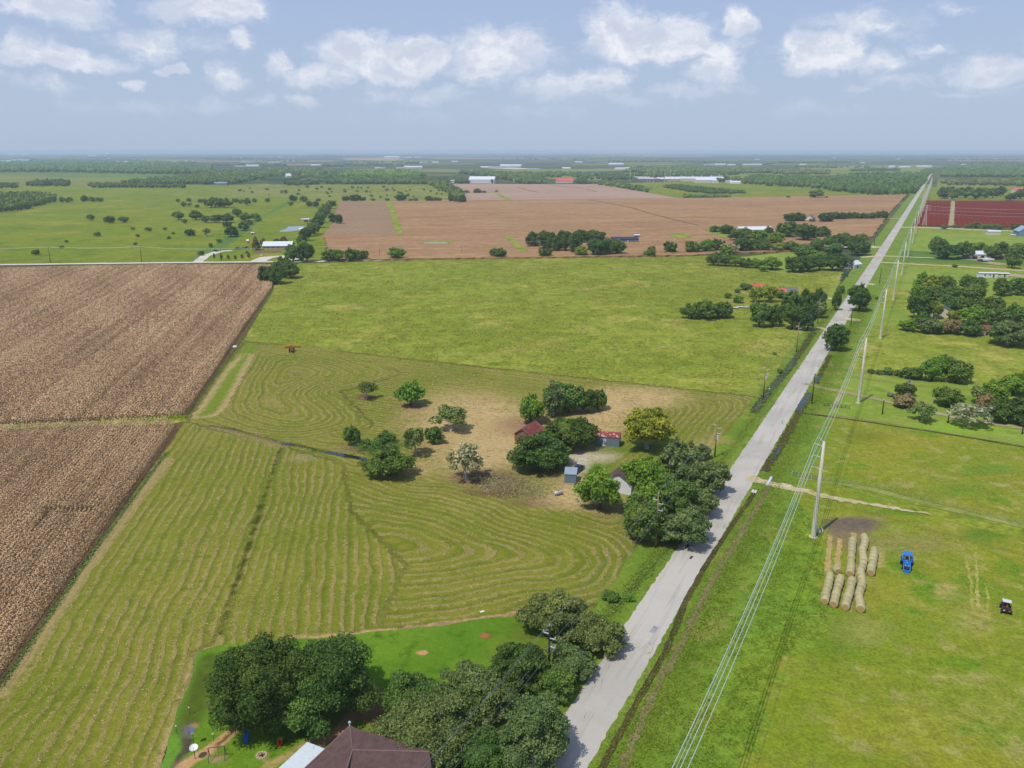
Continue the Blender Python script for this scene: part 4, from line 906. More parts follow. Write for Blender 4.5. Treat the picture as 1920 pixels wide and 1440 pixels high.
def wood(px, h=(9, 14), kind='m', sx=7.0, sy=1.6, label=None, wmin=8, far=False, dens=1.0):
    x0 = min(p[0] for p in px); x1 = max(p[0] for p in px); y0 = min(p[1] for p in px); y1 = max(p[1] for p in px)
    pts = []; y = y0
    while y <= y1:
        gx, gy = G(960, y); d = depth(gy); s = max(sx, wmin * .55 * F / d)
        dyy = max(sy, CH * F / (d * d) * wmin * .5)
        X = np.arange(x0, x1, s) + rng.uniform(-.5, .5, len(np.arange(x0, x1, s))) * s; Y = y + rng.uniform(-.5, .5, len(X)) * dyy
        k = inpoly(X, Y, px) & (rng.random(len(X)) < dens)
        for a, b in zip(X[k], Y[k]): g_ = G(a, b); pts.append((g_[0], g_[1], max(wmin, s * d / F * 1.45)))
        y += dyy
    if not pts: return
    T = BTF if far else BT; VV, TT = [], []
    for (a, b, w) in pts:
        V, t = T[rnd.randrange(5)]; r = rnd.uniform(0, 6.28); c, s = math.cos(r), math.sin(r); hh = rnd.uniform(*h); w *= rnd.uniform(.75, 1.25)
        q = V.copy(); q2 = np.empty_like(q); q2[..., 0] = (q[..., 0] * c - q[..., 1] * s) * w + a; q2[..., 1] = (q[..., 0] * s + q[..., 1] * c) * w + b; q2[..., 2] = q[..., 2] * hh
        VV.append(q2.astype(np.float32)); TT.append(np.clip(t + rnd.gauss(0, .22), 0, 1))
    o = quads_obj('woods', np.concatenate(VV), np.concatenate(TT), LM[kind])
    tag(o, label or 'distant band of green woods across the plain', 'woods', None, 'stuff')
wood([(-60,372),(20,369),(60,370),(100,373),(108,377),(85,384),(60,390),(30,396),(-60,402)], (8, 13), 'm', 7, 2, 'wood at the left frame edge in the pasture')
wood([(48,350),(60,345),(100,342),(132,344),(133,350),(100,350)], (8, 12), 'd', 5, 1.4, 'dark clump in the upper left meadow')
wood([(-40,350),(10,349),(34,350),(34,353),(-40,354)], (7, 10), 'd', 5, 1.4, 'small dark clump at the far left edge')
wood([(160,349),(178,346),(350,350),(350,353),(180,353)], (6, 8), 'd', 5, 1.2, 'long low dark hedge across the left meadow')
wood([(225,346),(300,338),(350,334),(420,322),(500,318),(600,319),(655,324),(640,329),(540,330),(500,334),(440,346),(350,346)], (9, 13), 'm', 6, 1.3, 'big green wood beyond the left meadow')
wood([(-80,302),(100,299),(240,301),(330,308),(395,313),(400,326),(300,327),(190,325),(100,323),(-80,323)], (12, 18), 'm', 6, 1.1, 'wide blue green wood in the upper left', far=True)
wood([(480,334),(540,330),(560,332),(555,338),(490,339)], (4, 5), 'd', 4, 1, 'dark plantation block in the left distance')
wood([(610,345),(620,338),(700,334),(770,335),(835,343),(840,347),(700,347)], (9, 13), 'm', 6, 1.3, 'long wood edge above the far pasture')
wood([(635,333),(660,323),(760,322),(800,330),(770,335),(700,334)], (9, 13), 'b', 6, 1.3, 'lighter wood behind the long wood edge')
wood([(522,347),(560,344),(600,346),(560,349)], (7, 11), 'd', 5, 1.3, 'trees by the distant farm in the left middle')
wood([(553,330),(620,326),(650,328),(600,343),(560,338)], (8, 12), 'm', 7, 1.5, 'scattered wood in the left middle distance', dens=.4)
wood([(800,346),(812,340),(840,350),(868,364),(870,376),(855,376),(836,362)], (9, 13), 'm', 6, 1.6, 'diagonal belt of trees between the fields')
wood([(860,325),(900,323),(960,327),(1040,328),(1060,332),(1010,335),(1025,345),(985,347),(950,338),(900,331)], (9, 13), 'm', 6, 1.3, 'wood above the pale ripe field')
wood([(780,340),(800,338),(812,343),(800,346)], (9, 12), 'd', 5, 1.3, 'small wood beside the diagonal belt')
wood([(820,344),(836,336),(870,340),(900,344),(880,346)], (7, 10), 'd', 7, 1.5, 'trees around the white barn beyond the pale field', dens=.6)
wood([(918,338),(930,333),(932,344),(918,345)], (10, 12), 'd', 5, 1.3, 'dark clump right of the white barn')
wood([(1078,342),(1098,337),(1100,345),(1080,346)], (8, 11), 'd', 5, 1.3, 'dark clump beside the far red roof')
wood([(1100,344),(1140,343),(1200,353),(1215,362),(1170,355)], (5, 9), 'm', 7, 1.6, 'loose trees on the upper edge of the field', dens=.55)
wood([(1050,330),(1130,328),(1200,336),(1175,339),(1120,338)], (8, 12), 'm', 6, 1.4, 'scattered wood in the centre distance', dens=.5)
wood([(1120,334),(1160,329),(1178,334),(1170,338)], (9, 12), 'd', 5, 1.3, 'dark wood left of the far industrial yard')
wood([(1180,318),(1300,315),(1480,320),(1485,326),(1330,326),(1200,325)], (9, 13), 'm', 6, 1.1, 'long flat wood in the right distance', far=True)
wood([(1393,345),(1400,336),(1430,332),(1490,335),(1545,336),(1560,343),(1550,355),(1500,352),(1440,349)], (10, 14), 'm', 6, 1.6, 'wood left of the straight road')
wood([(1540,340),(1560,335),(1630,328),(1700,328),(1738,333),(1732,345),(1716,364),(1650,367),(1590,362),(1545,356)], (10, 15), 'm', 6, 1.6, 'big green wood beside the straight road')
wood([(1340,337),(1365,335),(1366,341),(1340,340)], (8, 10), 'd', 5, 1.3, 'dark clump by the far white hall')
wood([(1375,338),(1387,335),(1388,341),(1374,341)], (8, 10), 'm', 5, 1.3, 'small clump by the far white hall')
wood([(1244,352),(1262,348),(1300,352),(1365,358),(1400,363),(1330,364),(1290,360)], (4, 6), 'd', 4, 1.1, 'dark orchard block above the ripe field')
wood([(1275,371),(1290,369),(1368,369),(1368,371.5)], (4, 5), 'm', 4, 1, 'low hedge on the upper edge of the ripe field')
wood([(1592,320),(1640,317),(1690,319),(1690,321),(1600,322)], (7, 10), 'd', 5, 1, 'dark strip in the meadow left of the road', far=True)
wood([(1725,322),(1745,316),(1750,322),(1735,333)], (7, 10), 'm', 5, 1.2, 'trees beside the far end of the road')
wood([(1765,332),(1772,314),(1790,312),(1980,313),(1980,333)], (10, 14), 'm', 6, 1.1, 'wide dark wood right of the far road', far=True)
wood([(1762,346),(1775,340),(1860,341),(1900,345),(1980,342),(1980,349),(1780,348)], (7, 11), 'g', 6, 1.6, 'thin grey green wood behind the homestead trees')
wood([(1894,343),(1912,338),(1925,340),(1925,350),(1900,350)], (9, 13), 'm', 6, 1.6, 'trees by the far right pink roof')
wood([(1228,475),(1300,477),(1228,479)], (1, 2), 'm', 6, 2, 'low weeds on the road bank', wmin=3)
# weeds on ditch banks and field edges
def weeds(px, wd, n, h, kind, label):
    g = [G(*q) for q in px]; ln = [math.hypot(b[0]-a[0], b[1]-a[1]) for a, b in zip(g, g[1:])]; tot = sum(ln); C_ = []
    for _ in range(n):
        t = rnd.random() * tot
        for (a, b), l_ in zip(zip(g, g[1:]), ln):
            if t <= l_: break
            t -= l_
        f = t / l_; C_.append((a[0]+(b[0]-a[0])*f + rnd.gauss(0, wd/2), a[1]+(b[1]-a[1])*f + rnd.gauss(0, wd/2), rnd.uniform(.05, h)))
    C_ = np.array(C_); nr = rng.normal(size=(n, 3)); nr[:, 2] = np.abs(nr[:, 2]) + 1.0; nr /= np.linalg.norm(nr, axis=1)[:, None]
    o = quads_obj('weeds', rand_quads(C_, rng.uniform(.1, .32, n), .4, nr), rng.uniform(0, 1, n), LM[kind]); tag(o, label, 'weeds', None, 'stuff')
weeds([(1412,775),(1440,735),(1480,690),(1525,622)], 3.0, 2600, .4, 'm', 'rank weeds along the left roadside ditch')
weeds([(1275,1000),(1205,1085),(1150,1140),(1110,1160)], 1.6, 1600, .4, 'm', 'weeds along the left verge by the property corner')
weeds([(0,1292),(155,1064),(312,850)], .5, 3000, .4, 'm', 'green weeds on the shaded edge of the corn')
weeds([(352,780),(450,640),(512,545)], .8, 2500, .5, 'm', 'green weeds on the far edge of the corn')
weeds([(200,792),(345,783)], 2.5, 2500, .8, 'y', 'yellow green weeds in the strip between corn blocks')
weeds([(0,802),(200,793)], 2.0, 1500, .5, 'b', 'green grass in the strip between corn blocks')
weeds([(680,840),(740,838)], 4.5, 2500, 1.2, 'm', 'dark weeds beside the watery ditch')
weeds([(880,895),(940,905)], 5, 1800, .7, 'n', 'brown dead brush under the pale tree')
weeds([(930,905),(1010,925)], 6, 2600, .5, 'n', 'dead brush pile left of the gas tank')

# many thin belts of trees and field strips out to the horizon
for i in range(105):
    y = 286.8 + (rnd.random() ** 1.6) * 46; x = rnd.uniform(-150, 2050); ln = rnd.uniform(40, 300) * (1.2 if y < 300 else .6); hh = .35 + (y - 286) * .035
    if y > 311 and (x + ln > 1695 and x < 1790): continue
    if y > 316 and not (900 < x < 1680): continue
    kk = rnd.choice('mdmg')
    wood([(x, y), (x + ln * .3, y - hh * .8), (x + ln, y - hh * .4), (x + ln * 1.05, y + hh), (x + ln * .4, y + hh * 1.3)], (9, 14), kk, 5, .8, None, 9, True, rnd.choice((1., .8, .45)))
for i in range(46):
    y = 288 + (rnd.random() ** 1.4) * 24; x = rnd.uniform(-200, 1950); ln = rnd.uniform(60, 260); hh = .5 + (y - 287) * .06
    sheet('far_parcel', [(x, y), (x + ln, y - hh * .2), (x + ln * 1.08, y + hh), (x + 8, y + hh)], .45 + i * .01, (M_pfar, M_green, M_pink, M_pfar, M_pleft)[i % 5], 0)

# cut hay lying in windrows and real tufts of grass on the near land
def flatcards(name, X, Y, size, z0, z1, up, mat, lb, cat, tlo=0, thi=1):
    n = len(X); C_ = np.column_stack([X, Y, rng.uniform(z0, z1, n)]); nr = rng.normal(size=(n, 3)); nr[:, 2] = np.abs(nr[:, 2]) + up; nr /= np.linalg.norm(nr, axis=1)[:, None]
    o = quads_obj(name, rand_quads(C_, size, .38, nr).astype(np.float32), rng.uniform(tlo, thi, n), mat); tag(o, lb, cat, None, 'stuff')
def scatter(px, n, k=1.6):
    g = [G(*q) for q in px]; xs = [q[0] for q in g]; ys = [q[1] for q in g]; y0, y1 = max(78, min(ys)), max(ys)
    X = rng.uniform(min(xs), max(xs), n); Y = rng.uniform(y0, y1, n); ok = inpoly(X, Y, g) & (np.abs(X) < Y * .66 + 10) & (rng.random(n) < (y0 / Y) ** k); return X[ok], Y[ok]
HAYM = leafmat('cut_hay', S(150, 132, 78), S(206, 184, 132), .9, .1, .05, 0)
X, Y = scatter([(455, 640), (1418, 746), (1200, 1030), (1205, 1075), (1150, 1150), (975, 1156), (660, 1195), (410, 1214), (372, 1226), (300, 1445), (-250, 1500), (0, 1290), (312, 850), (352, 786)], 1500000, 1.3)
ph = phase(X, Y); s = np.sin(ph * 2 * np.pi / 1.9); m1 = vn(X, Y, 9, 3) * .6 + vn(X, Y, 2.1, 4) * .4
PX, PY = Pn(X, Y); bare = np.hypot((PX - 1010) / 250, (PY - 850) / 115) < 1
k = (s + (vn(X, Y, .8, 5) - .5) * 1.9 > .3 + (.5 - m1) * 2.6) & (~bare | (rng.random(len(X)) < .6)); k &= ~((PX > 395) & (PX < 470) & (PY < 790) & (PX > 455 - (PY - 640) * .6 - 40) & (PX < 485 - (PY - 650) * .55))
X, Y = X[k], Y[k]; flatcards('cut_hay', X, Y, rng.uniform(.08, .22, len(X)) * np.maximum(1, Y / 150), .02, .14, .7, HAYM, 'cut tan hay lying in broken windrows over the mown field', 'hay')
GTM = leafmat('grass_blades', S(84, 116, 34), S(138, 164, 66), .8, .25, .05, 0); GYM = leafmat('dry_grass_blades', S(110, 124, 44), S(184, 172, 104), .85, .2, .05, 0)
TG = [(1455, 920), (1500, 948), (1542, 1005), (1545, 1080), (1560, 1120), (1540, 1190), (1470, 1230), (1430, 1330), (1400, 1460), (1090, 1460), (1190, 1440), (1270, 1250), (1360, 1080), (1430, 950)]
X, Y = scatter(TG, 150000, 1.0); k = vn(X, Y, 1.4, 6) + vn(X, Y, 4, 7) * .6 > .72; flatcards('grass', X[k], Y[k], rng.uniform(.08, .22, k.sum()), .03, .35, .35, GTM, 'tall rank green grass under the power wires', 'grass')
RPX = [(1555, 900), (1720, 962), (1990, 1030), (1990, 1470), (1400, 1470), (1430, 1330), (1490, 1230), (1560, 1120), (1545, 1000), (1500, 940)]
X, Y = scatter(RPX, 330000, 1.2); k = vn(X, Y, 1.1, 8) * .6 + vn(X, Y, 5, 9) * .6 > .66; k &= (np.hypot((Pn(X, Y)[0] - 1595) / 60, (Pn(X, Y)[1] - 1000) / 34) > 1); flatcards('grass', X[k], Y[k], rng.uniform(.06, .16, k.sum()), .02, .12, .6, GYM, 'short dry and green grass around the hay bales', 'grass')
X, Y = scatter([(1455, 885), (1482, 805), (1505, 780), (1920, 842), (1990, 990), (1760, 946)], 130000, 1.0); k = vn(X, Y, 1.4, 8) * .6 + vn(X, Y, 6, 3) * .6 > .68; flatcards('grass', X[k], Y[k], rng.uniform(.08, .2, k.sum()), .02, .12, .6, GYM, 'short mottled grass of the hay meadow', 'grass')
for o_, w_, n_ in ((-7.2, 6.5, 70000), (6.2, 3.2, 26000)):
    t_ = rng.random(n_) ** 1.5 * 420 - 110; q = rng.normal(0, w_ / 3.2, n_); X = c0[0] + dd[0] * t_ + nn_[0] * (o_ + q); Y = c0[1] + dd[1] * t_ + nn_[1] * (o_ + q)
    k = (Y > 78) & (np.abs(o_ + q) > RW / 2 + .12); flatcards('grass', X[k], Y[k], rng.uniform(.07, .2, k.sum()), .14, .3, .5, GTM, 'green verge grass right of the road' if o_ < 0 else 'green verge grass left of the road', 'grass')

X, Y = scatter([(508, 543), (560, 494), (700, 490), (1000, 484), (1330, 478), (1420, 500), (1570, 512), (1560, 545), (1530, 600), (1480, 680), (1418, 746), (455, 638)], 620000, 0.0); k = rng.random(len(X)) < np.clip((vn(X, Y, 4.5, 8) * .6 + vn(X, Y, 13, 2) * .35 + vn(X, Y, 45, 9) * .25 - .5) * 3.2, 0.04, .8)
flatcards('grass', X[k], Y[k], rng.uniform(.22, .5, k.sum()), .03, .14, 1.6, leafmat('pasture_blades', S(116, 136, 50), S(170, 176, 92), .9, .2, .05, 0), 'rough uneven grass of the centre pasture', 'grass')

X, Y = scatter([(730, 750), (960, 745), (1300, 730), (1330, 780), (1150, 880), (1160, 960), (1000, 940), (880, 890), (700, 870)], 260000, 0.6); k = rng.random(len(X)) < np.clip((vn(X, Y, 2.2, 3) * .6 + vn(X, Y, 7, 6) * .5 - .5) * 2.6, 0.02, .6)
PX, PY = Pn(X, Y); k &= ~((np.abs(PX - 985) < 22) & (np.abs(PY - 820) < 14)) & ~((np.abs(PX - 1140) < 22) & (np.abs(PY - 828) < 14))
flatcards('cut_hay', X[k], Y[k], rng.uniform(.12, .3, k.sum()), .02, .1, .9, leafmat('yard_straw', S(128, 112, 58), S(206, 178, 128), .9, .1, .05, 0), 'loose dry straw over the bare farmyard ground', 'straw')

# ---------------------------------------------------------------- power lines
STEEL = paint_mat('weathered_steel', S(206, 200, 184), .6, .3, 0, .1, .6); ALU = paint_mat('aluminium_wire', S(196, 204, 200), .45, .5, .2, .03)
WOODP = paint_mat('pole_wood', S(150, 120, 78), .9, .1, 0, .2, 2); BLKP = paint_mat('creosote_pole', S(52, 46, 42), .85, .15, 0, .2, 2)
INS = paint_mat('insulator_grey', S(200, 206, 212), .4, .4); DGREY = paint_mat('dark_grey', S(70, 72, 76), .7, .3)
LD = Vector((46.4, 89.6, 0)).normalized(); LN = Vector((-LD.y, LD.x, 0))      # along the line, to its left
base_pts = [Vector((60.9, 146.7, 0)) + LD * 100.9 * k for k in range(-1, 26)]
ARMZ = (19.6, 17.2, 14.8); TOPZ = 20.6
def steel_pole():
    e = empty('steel_pole')
    MB().tube([(0, 0, -.3), (0, 0, .2), (0, 0, 10), (0, 0, TOPZ)], [.52, .5, .38, .24], 12).build('shaft', STEEL, e, True)
    MB().tube([(0, 0, 0), (0, 0, .12)], .8, 12).build('base_plate', STEEL, e)
    n = LN
    for z in ARMZ:
        a = MB().tube([(0, 0, z), tuple(n * 1.75 + Vector((0, 0, z + .25)))], [.07, .05], 6).build('insulator_arm', INS, e)
        m = MB(); 
        for q in range(6): m.tube([tuple(n * (.5 + q * .2) + Vector((0, 0, z + .06 + q * .03))), tuple(n * (.56 + q * .2) + Vector((0, 0, z + .07 + q * .03)))], .13, 8)
        m.build('insulator_shed', INS, a)
    MB().tube([(0, 0, TOPZ - .3), tuple(n * .95 + Vector((0, 0, TOPZ + .75)))], [.07, .05], 6).build('wire_bracket', STEEL, e)
    return e
p0 = steel_pole()
for k, b in enumerate(base_pts[1:20]):
    o = p0 if k == 0 else copy_tree(p0)
    o.location = b; tag(o, f"pale steel power pole, {'nearest' if k == 0 else ORD[k] + ' nearest'} in the tall line right of the road", 'power pole', 'tall steel poles right of the road')
def catenary(a, b, sag, n=14):
    return [tuple(a.lerp(b, i / n) - Vector((0, 0, 4 * sag * (i / n) * (1 - i / n)))) for i in range(n + 1)]
for off, z, nm, sag in [(.95, TOPZ + .75, 'topmost thin shield wire of the tall steel pole line', 1.2)] + [(1.75, zz + .25, f'{w} wire of the three on the tall steel pole line', 2.0) for zz, w in zip(ARMZ, ('upper', 'middle', 'lower'))]:
    mb = MB(); pr = .05 if sag > 1.5 else .025
    for a, b in zip(base_pts[:20], base_pts[1:21]):
        mb.tube(catenary(a + LN * off + Vector((0, 0, z)), b + LN * off + Vector((0, 0, z)), sag), pr, 5, False)
    tag(mb.build('power_wire', ALU), nm, 'wire', 'wires of the tall steel pole line')

def wood_pole(h, mat, xf=False):
    e = empty('utility_pole')
    MB().tube([(0, 0, -.3), (0, 0, h)], [.2, .12], 9).build('shaft', mat, e, True)
    for z, sx in ((h - 1.3, -1), (h - 2.0, 1), (h - 3.4, 1)):
        a = MB().cbox((sx * .5, 0, z), (1.05, .12, .14)).build('cross_arm', INS, e)
        MB().tube([(sx * .95, 0, z), (sx * .95, 0, z + .4)], [.11, .07], 7).build('insulator', INS, a)
    MB().tube([(0, 0, h), (0, 0, h + .3)], .09, 7).build('top_insulator', INS, e)
    if xf: MB().tube([(.36, 0, h - 5.0), (.36, 0, h - 4.0)], .26, 10).build('transformer', INS, e)
    return e
def solve_h(px, py, ty):
    x, y = G(px, py); lo_, hi_ = 1., 40.
    for _ in range(30):
        md = (lo_ + hi_) / 2
        if P(x, y, md)[1] > ty: lo_ = md
        else: hi_ = md
    return lo_
wl = [((984, 1352), 10.6, BLKP, 'below the bottom edge'), ((1029, 1270), None, BLKP, 1174), ((1229, 1029), None, WOODP, 926), ((1340, 858), None, WOODP, 788), ((1431, 746), None, WOODP, 682), ((1493, 661), None, WOODP, 606),
      ((1533, 608), None, WOODP, 561), ((1589, 521), None, WOODP, 490), ((1626, 469), None, WOODP, 451)]
protos = {}; tops = []
wn = ['', 'black wooden utility pole among the silvery oaks at the bottom', 'wooden utility pole in front of the roadside clump of trees', 'wooden utility pole with transformer beyond the roadside clump', 'wooden utility pole standing in the ditch by the pasture corner',
      'wooden utility pole at the roadside left of the lone round tree', 'wooden utility pole beside the trees of the red roofed homestead', 'wooden utility pole left of the road near the white shed', 'pale utility pole by the wood at the road junction']
for i, (b, h, mt, ty) in enumerate(wl):
    if i == 0: continue
    h = solve_h(b[0], b[1], ty); x, y = G(*b)
    e = wood_pole(round(h, 1), mt, i in (3, 4)); e.location = (x, y, 0); e.rotation_euler = (0, 0, R_(-27)); tag(e, wn[i], 'utility pole', 'wooden poles left of the road'); tops.append((Vector((x, y, 0)), h))
d0 = tops[0][0] - tops[1][0]; tops.insert(0, (tops[0][0] + d0, tops[0][1])); tops.append((tops[-1][0] + (tops[-1][0] - tops[-2][0]), 9))
NL = Vector((math.cos(R_(-27)), math.sin(R_(-27)), 0))
for (o_, dz, nm) in ((-.95, -.9, 'outer left'), (0, .3, 'top'), (.95, -1.6, 'right'), (.95, -3.0, 'lowest')):
    mb = MB()
    for (a, ha), (b, hb) in zip(tops, tops[1:]):
        mb.tube(catenary(a + NL * o_ + Vector((0, 0, ha + dz)), b + NL * o_ + Vector((0, 0, hb + dz)), .9, 10), .019, 4, False)
    tag(mb.build('utility_wire', paint_mat('wire_blue_grey', S(112, 124, 134), .5, .5)), f'thin {nm} wire of the wooden poles left of the road', 'wire', 'wires of the wooden poles')
def lone(px, py, ty, mt, lb, arms=True):
    h = solve_h(px, py, ty); x, y = G(px, py)
    if arms: e = wood_pole(h, mt)
    else:
        e = empty('utility_pole'); MB().tube([(0, 0, -.3), (0, 0, h)], [.18, .11], 8).build('shaft', mt, e, True); MB().ball((0, 0, h), .16, 8, 5).build('cap', INS, e)
    e.location = (x, y, 0); e.rotation_euler = (0, 0, R_(-27)); tag(e, lb, 'utility pole'); return Vector((x, y, h))
for a in [(1522, 758, 700, BLKP, 'dark pole right of the road by the water filled ditch', False), (1595, 611, 577, BLKP, 'dark pole with light beside the lone dark tree', False), (1649, 532, 501, BLKP, 'dark pole right of the road beyond the lone trees', False),
          (1654, 777, 749, BLKP, 'short dark pole on the lawn beside the dirt drive', False), (1777, 794, 776, BLKP, 'short thin pole left of the half bare tree', False), (1916, 815, 780, BLKP, 'dark pole at the right frame edge by the dirt drive', False),
          (1639, 460, 439, BLKP, 'dark pole left of the road beyond the junction', True)]: lone(*a)
cp = [lone(-150, 494, 462, BLKP, 'dark pole outside the left frame edge on the county road'), lone(95, 493, 461, BLKP, 'dark utility pole on the county road, leftmost in view'), lone(266, 491, 460, BLKP, 'dark utility pole on the county road, second from left'),
      lone(415, 489, 464, BLKP, 'thin utility pole in the front yard of the white roofed house'), lone(712, 482, 455, WOODP, 'thin brown pole in the ripe field, left of two'), lone(866, 478, 453, WOODP, 'thin brown pole in the ripe field, right of two'),
      lone(1011, 471, 450, WOODP, 'thin pole in front of the dark oak grove'), lone(1267, 468, 446, WOODP, 'thin pole by the curved gravel drive')]
mb = MB()
for a, b in zip(cp, cp[1:]):
    for o_ in (-.7, .7): mb.tube(catenary(a + Vector((0, o_, -.7)), b + Vector((0, o_, -.7)), 1.0, 8), .03, 4, False)
tag(mb.build('utility_wire', ALU), 'thin pale wires strung along the county road', 'wire')
# lattice tower line crossing the red field
def lattice(px, py, ty, lb):
    h = solve_h(px, py, ty); x, y = G(px, py); e = empty('lattice_tower', (x, y, 0), R_(-27), lb, 'power tower', 'lattice towers at the red field')
    m = MB(); w = h * .1
    for sx in (-1, 1):
        for sy in (-1, 1): m.tube([(sx * w, sy * w, 0), (sx * .35, sy * .35, h * .72), (sx * .25, sy * .25, h)], .16, 4)
    for k in range(8):
        z0, z1 = h * .09 * k, h * .09 * (k + 1); a = w + (.35 - w) * (z0 / (h * .72)); b = w + (.35 - w) * (z1 / (h * .72))
        for s in (-1, 1):
            m.tube([(-a, s * a, z0), (b, s * b, z1)], .08, 4); m.tube([(a, s * a, z0), (-b, s * b, z1)], .08, 4); m.tube([(s * a, -a, z0), (s * b, b, z1)], .08, 4)
    m.build('lattice_mast', STEEL, e)
    for z in (h * .74, h * .84, h * .94):
        MB().tube([(-4.2, 0, z), (0, 0, z + .5), (4.2, 0, z)], [.1, .2, .1], 4).build('cross_arm', STEEL, e)
    return Vector((x, y, h))
t1 = lattice(1733, 424, 384, 'lattice power tower at the near left corner of the red field'); t2 = lattice(1728, 395, 362, 'lattice power tower beyond the nearest one by the red field'); t3 = lattice(1731, 377, 352, 'lattice power tower at the far corner of the red field')
for k, dz in enumerate((-1.5, -5, -8.5)):
    x, y = G(2200, 424); mb = MB().tube(catenary(t1 + Vector((3, 0, dz)), Vector((x, y, t1.z + dz)), 4, 16), .08, 4, False)
    tag(mb.build('power_wire', ALU), f'{("upper","middle","lower")[k]} wire of the three crossing above the red field', 'wire', 'wires crossing the red field')

# ---------------------------------------------------------------- round hay bales
def hay_mat():
    m, nt, b = newmat('bale_hay', .95, .1); tc = nt.nodes.new('ShaderNodeTexCoord').outputs['Object']; oi = nt.nodes.new('ShaderNodeObjectInfo')
    c = mixc(nt, sstep(nt, noise(nt, tc, 1.6, 5, .7), .36, .64), S(186, 176, 132), S(156, 152, 104)); c = mixc(nt, mth(nt, 'MULTIPLY', oi.outputs['Random'], .4), c, S(206, 194, 150))
    nt.links.new(c, b.inputs['Base Color']); bump(nt, b, noise(nt, tc, 9, 4, .7), .6, .05); return m
def end_mat():
    m, nt, b = newmat('bale_end', .95, .1); tc = nt.nodes.new('ShaderNodeTexCoord').outputs['Object']; mp = nt.nodes.new('ShaderNodeMapping'); nt.links.new(tc, mp.inputs[0]); mp.inputs['Scale'].default_value = (1, 0, 1)
    r = vmt(nt, 'LENGTH', mp.outputs[0]); s = mth(nt, 'SINE', mth(nt, 'MULTIPLY', r, 42)); c = mixc(nt, sstep(nt, s, -.6, .9), S(166, 132, 84), S(204, 172, 120)); nt.links.new(c, b.inputs['Base Color']); return m
HAY, HEND = hay_mat(), end_mat()
def bale():
    e = empty('hay_bale'); m = MB(); n = 22; prof = [(-.71, .60), (-.66, .70), (-.45, .75), (0, .765), (.45, .75), (.66, .70), (.71, .60)]
    for yy, r in prof:
        for k in range(n):
            a = 2 * math.pi * k / n; rr = r * (.97 if math.sin(a) < -.9 else 1); m.v.append((rr * math.cos(a), yy, .74 + rr * math.sin(a)))
    for i in range(len(prof) - 1):
        for k in range(n): k2 = (k + 1) % n; m.f.append((i * n + k, i * n + k2, (i + 1) * n + k2, (i + 1) * n + k))
    b = m.build('bale_side', HAY, e, True)
    for yy in (-.712, .712):
        q = MB(); q.poly([(.6 * math.cos(2 * math.pi * k / n), yy, .74 + .6 * math.sin(2 * math.pi * k / n)) for k in range(n)]); q.build('bale_end', HEND, e)
    return e
b0 = bale(); first = True
rows_ = [((1555, 1086), (1545.5, 1131), 5, 'in the far left front row of bales'), ((1573.5, 1092), (1563, 1137), 5, 'in the second front row of bales'), ((1596, 1097), (1585, 1142), 6, 'in the third front row of bales'),
         ((1620, 1010), (1610, 1146), 14, 'in the longest row of bales'), ((1598, 1017), (1593.5, 1080), 7, 'in the row left of the longest row'), ((1638, 1038), (1632.5, 1078), 5, 'in the rightmost row of bales'), ((1569, 1075), (1569, 1075), 1, '')]
for a, b, n, wh in rows_:
    ga, gb = Vector(G(a[0], a[1] + 3)), Vector(G(*b)); gd = ga - gb; rz = math.atan2(gd.y, gd.x) - math.pi / 2 if n > 1 else R_(-2)
    Lr = gd.length; nn = max(n, int(round(Lr / 1.46)) + 1) if n > 1 else 1
    for i in range(nn):
        o = b0 if first else copy_tree(b0); first = False
        q = gb + gd.normalized() * (1.49 * i) if n > 1 else gb
        wob = .18 * math.sin(i * 1.1 + n) if n == 14 else 0
        o.location = (q.x + rnd.uniform(-.05, .05) + wob, q.y, 0); o.rotation_euler = (0, 0, rz + rnd.uniform(-.05, .05)); s = rnd.uniform(.92, 1.04); o.scale = (s, 1, s)
        tag(o, f'round hay bale, {ORD[i]} from the near end {wh}' if n > 1 else 'single round hay bale standing apart near the top left', 'hay bale', 'round hay bales in rows')

# ---------------------------------------------------------------- vehicles
RUB = paint_mat('rubber', S(38, 38, 42), .85, .2); BLUE = paint_mat('blue_paint', S(40, 120, 205), .35, .5, 0, .06); REDP = paint_mat('red_paint', S(150, 36, 34), .4, .5, 0, .08); YEL = paint_mat('yellow_paint', S(206, 146, 44), .5, .4, 0, .08)
LGREY = paint_mat('light_grey_paint', S(206, 208, 212), .5, .4, 0, .05); WHT = paint_mat('white_paint', S(232, 232, 232), .5, .4, 0, .05); GLS = paint_mat('dark_glass', S(30, 40, 52), .15, .6); SILV = paint_mat('silver_paint', S(190, 190, 192), .4, .5, .2, .06)
def wheel(x, y, r, w, par, rim):
    a = MB().tube([(x - w / 2, y, r), (x - w * .42, y, r), (x + w * .42, y, r), (x + w / 2, y, r)], [r * .9, r, r, r * .9], 18).build('wheel', RUB, par)
    MB().tube([(x - w / 2 - .015, y, r), (x + w / 2 + .015, y, r)], r * .52, 12).build('rim', rim, a)
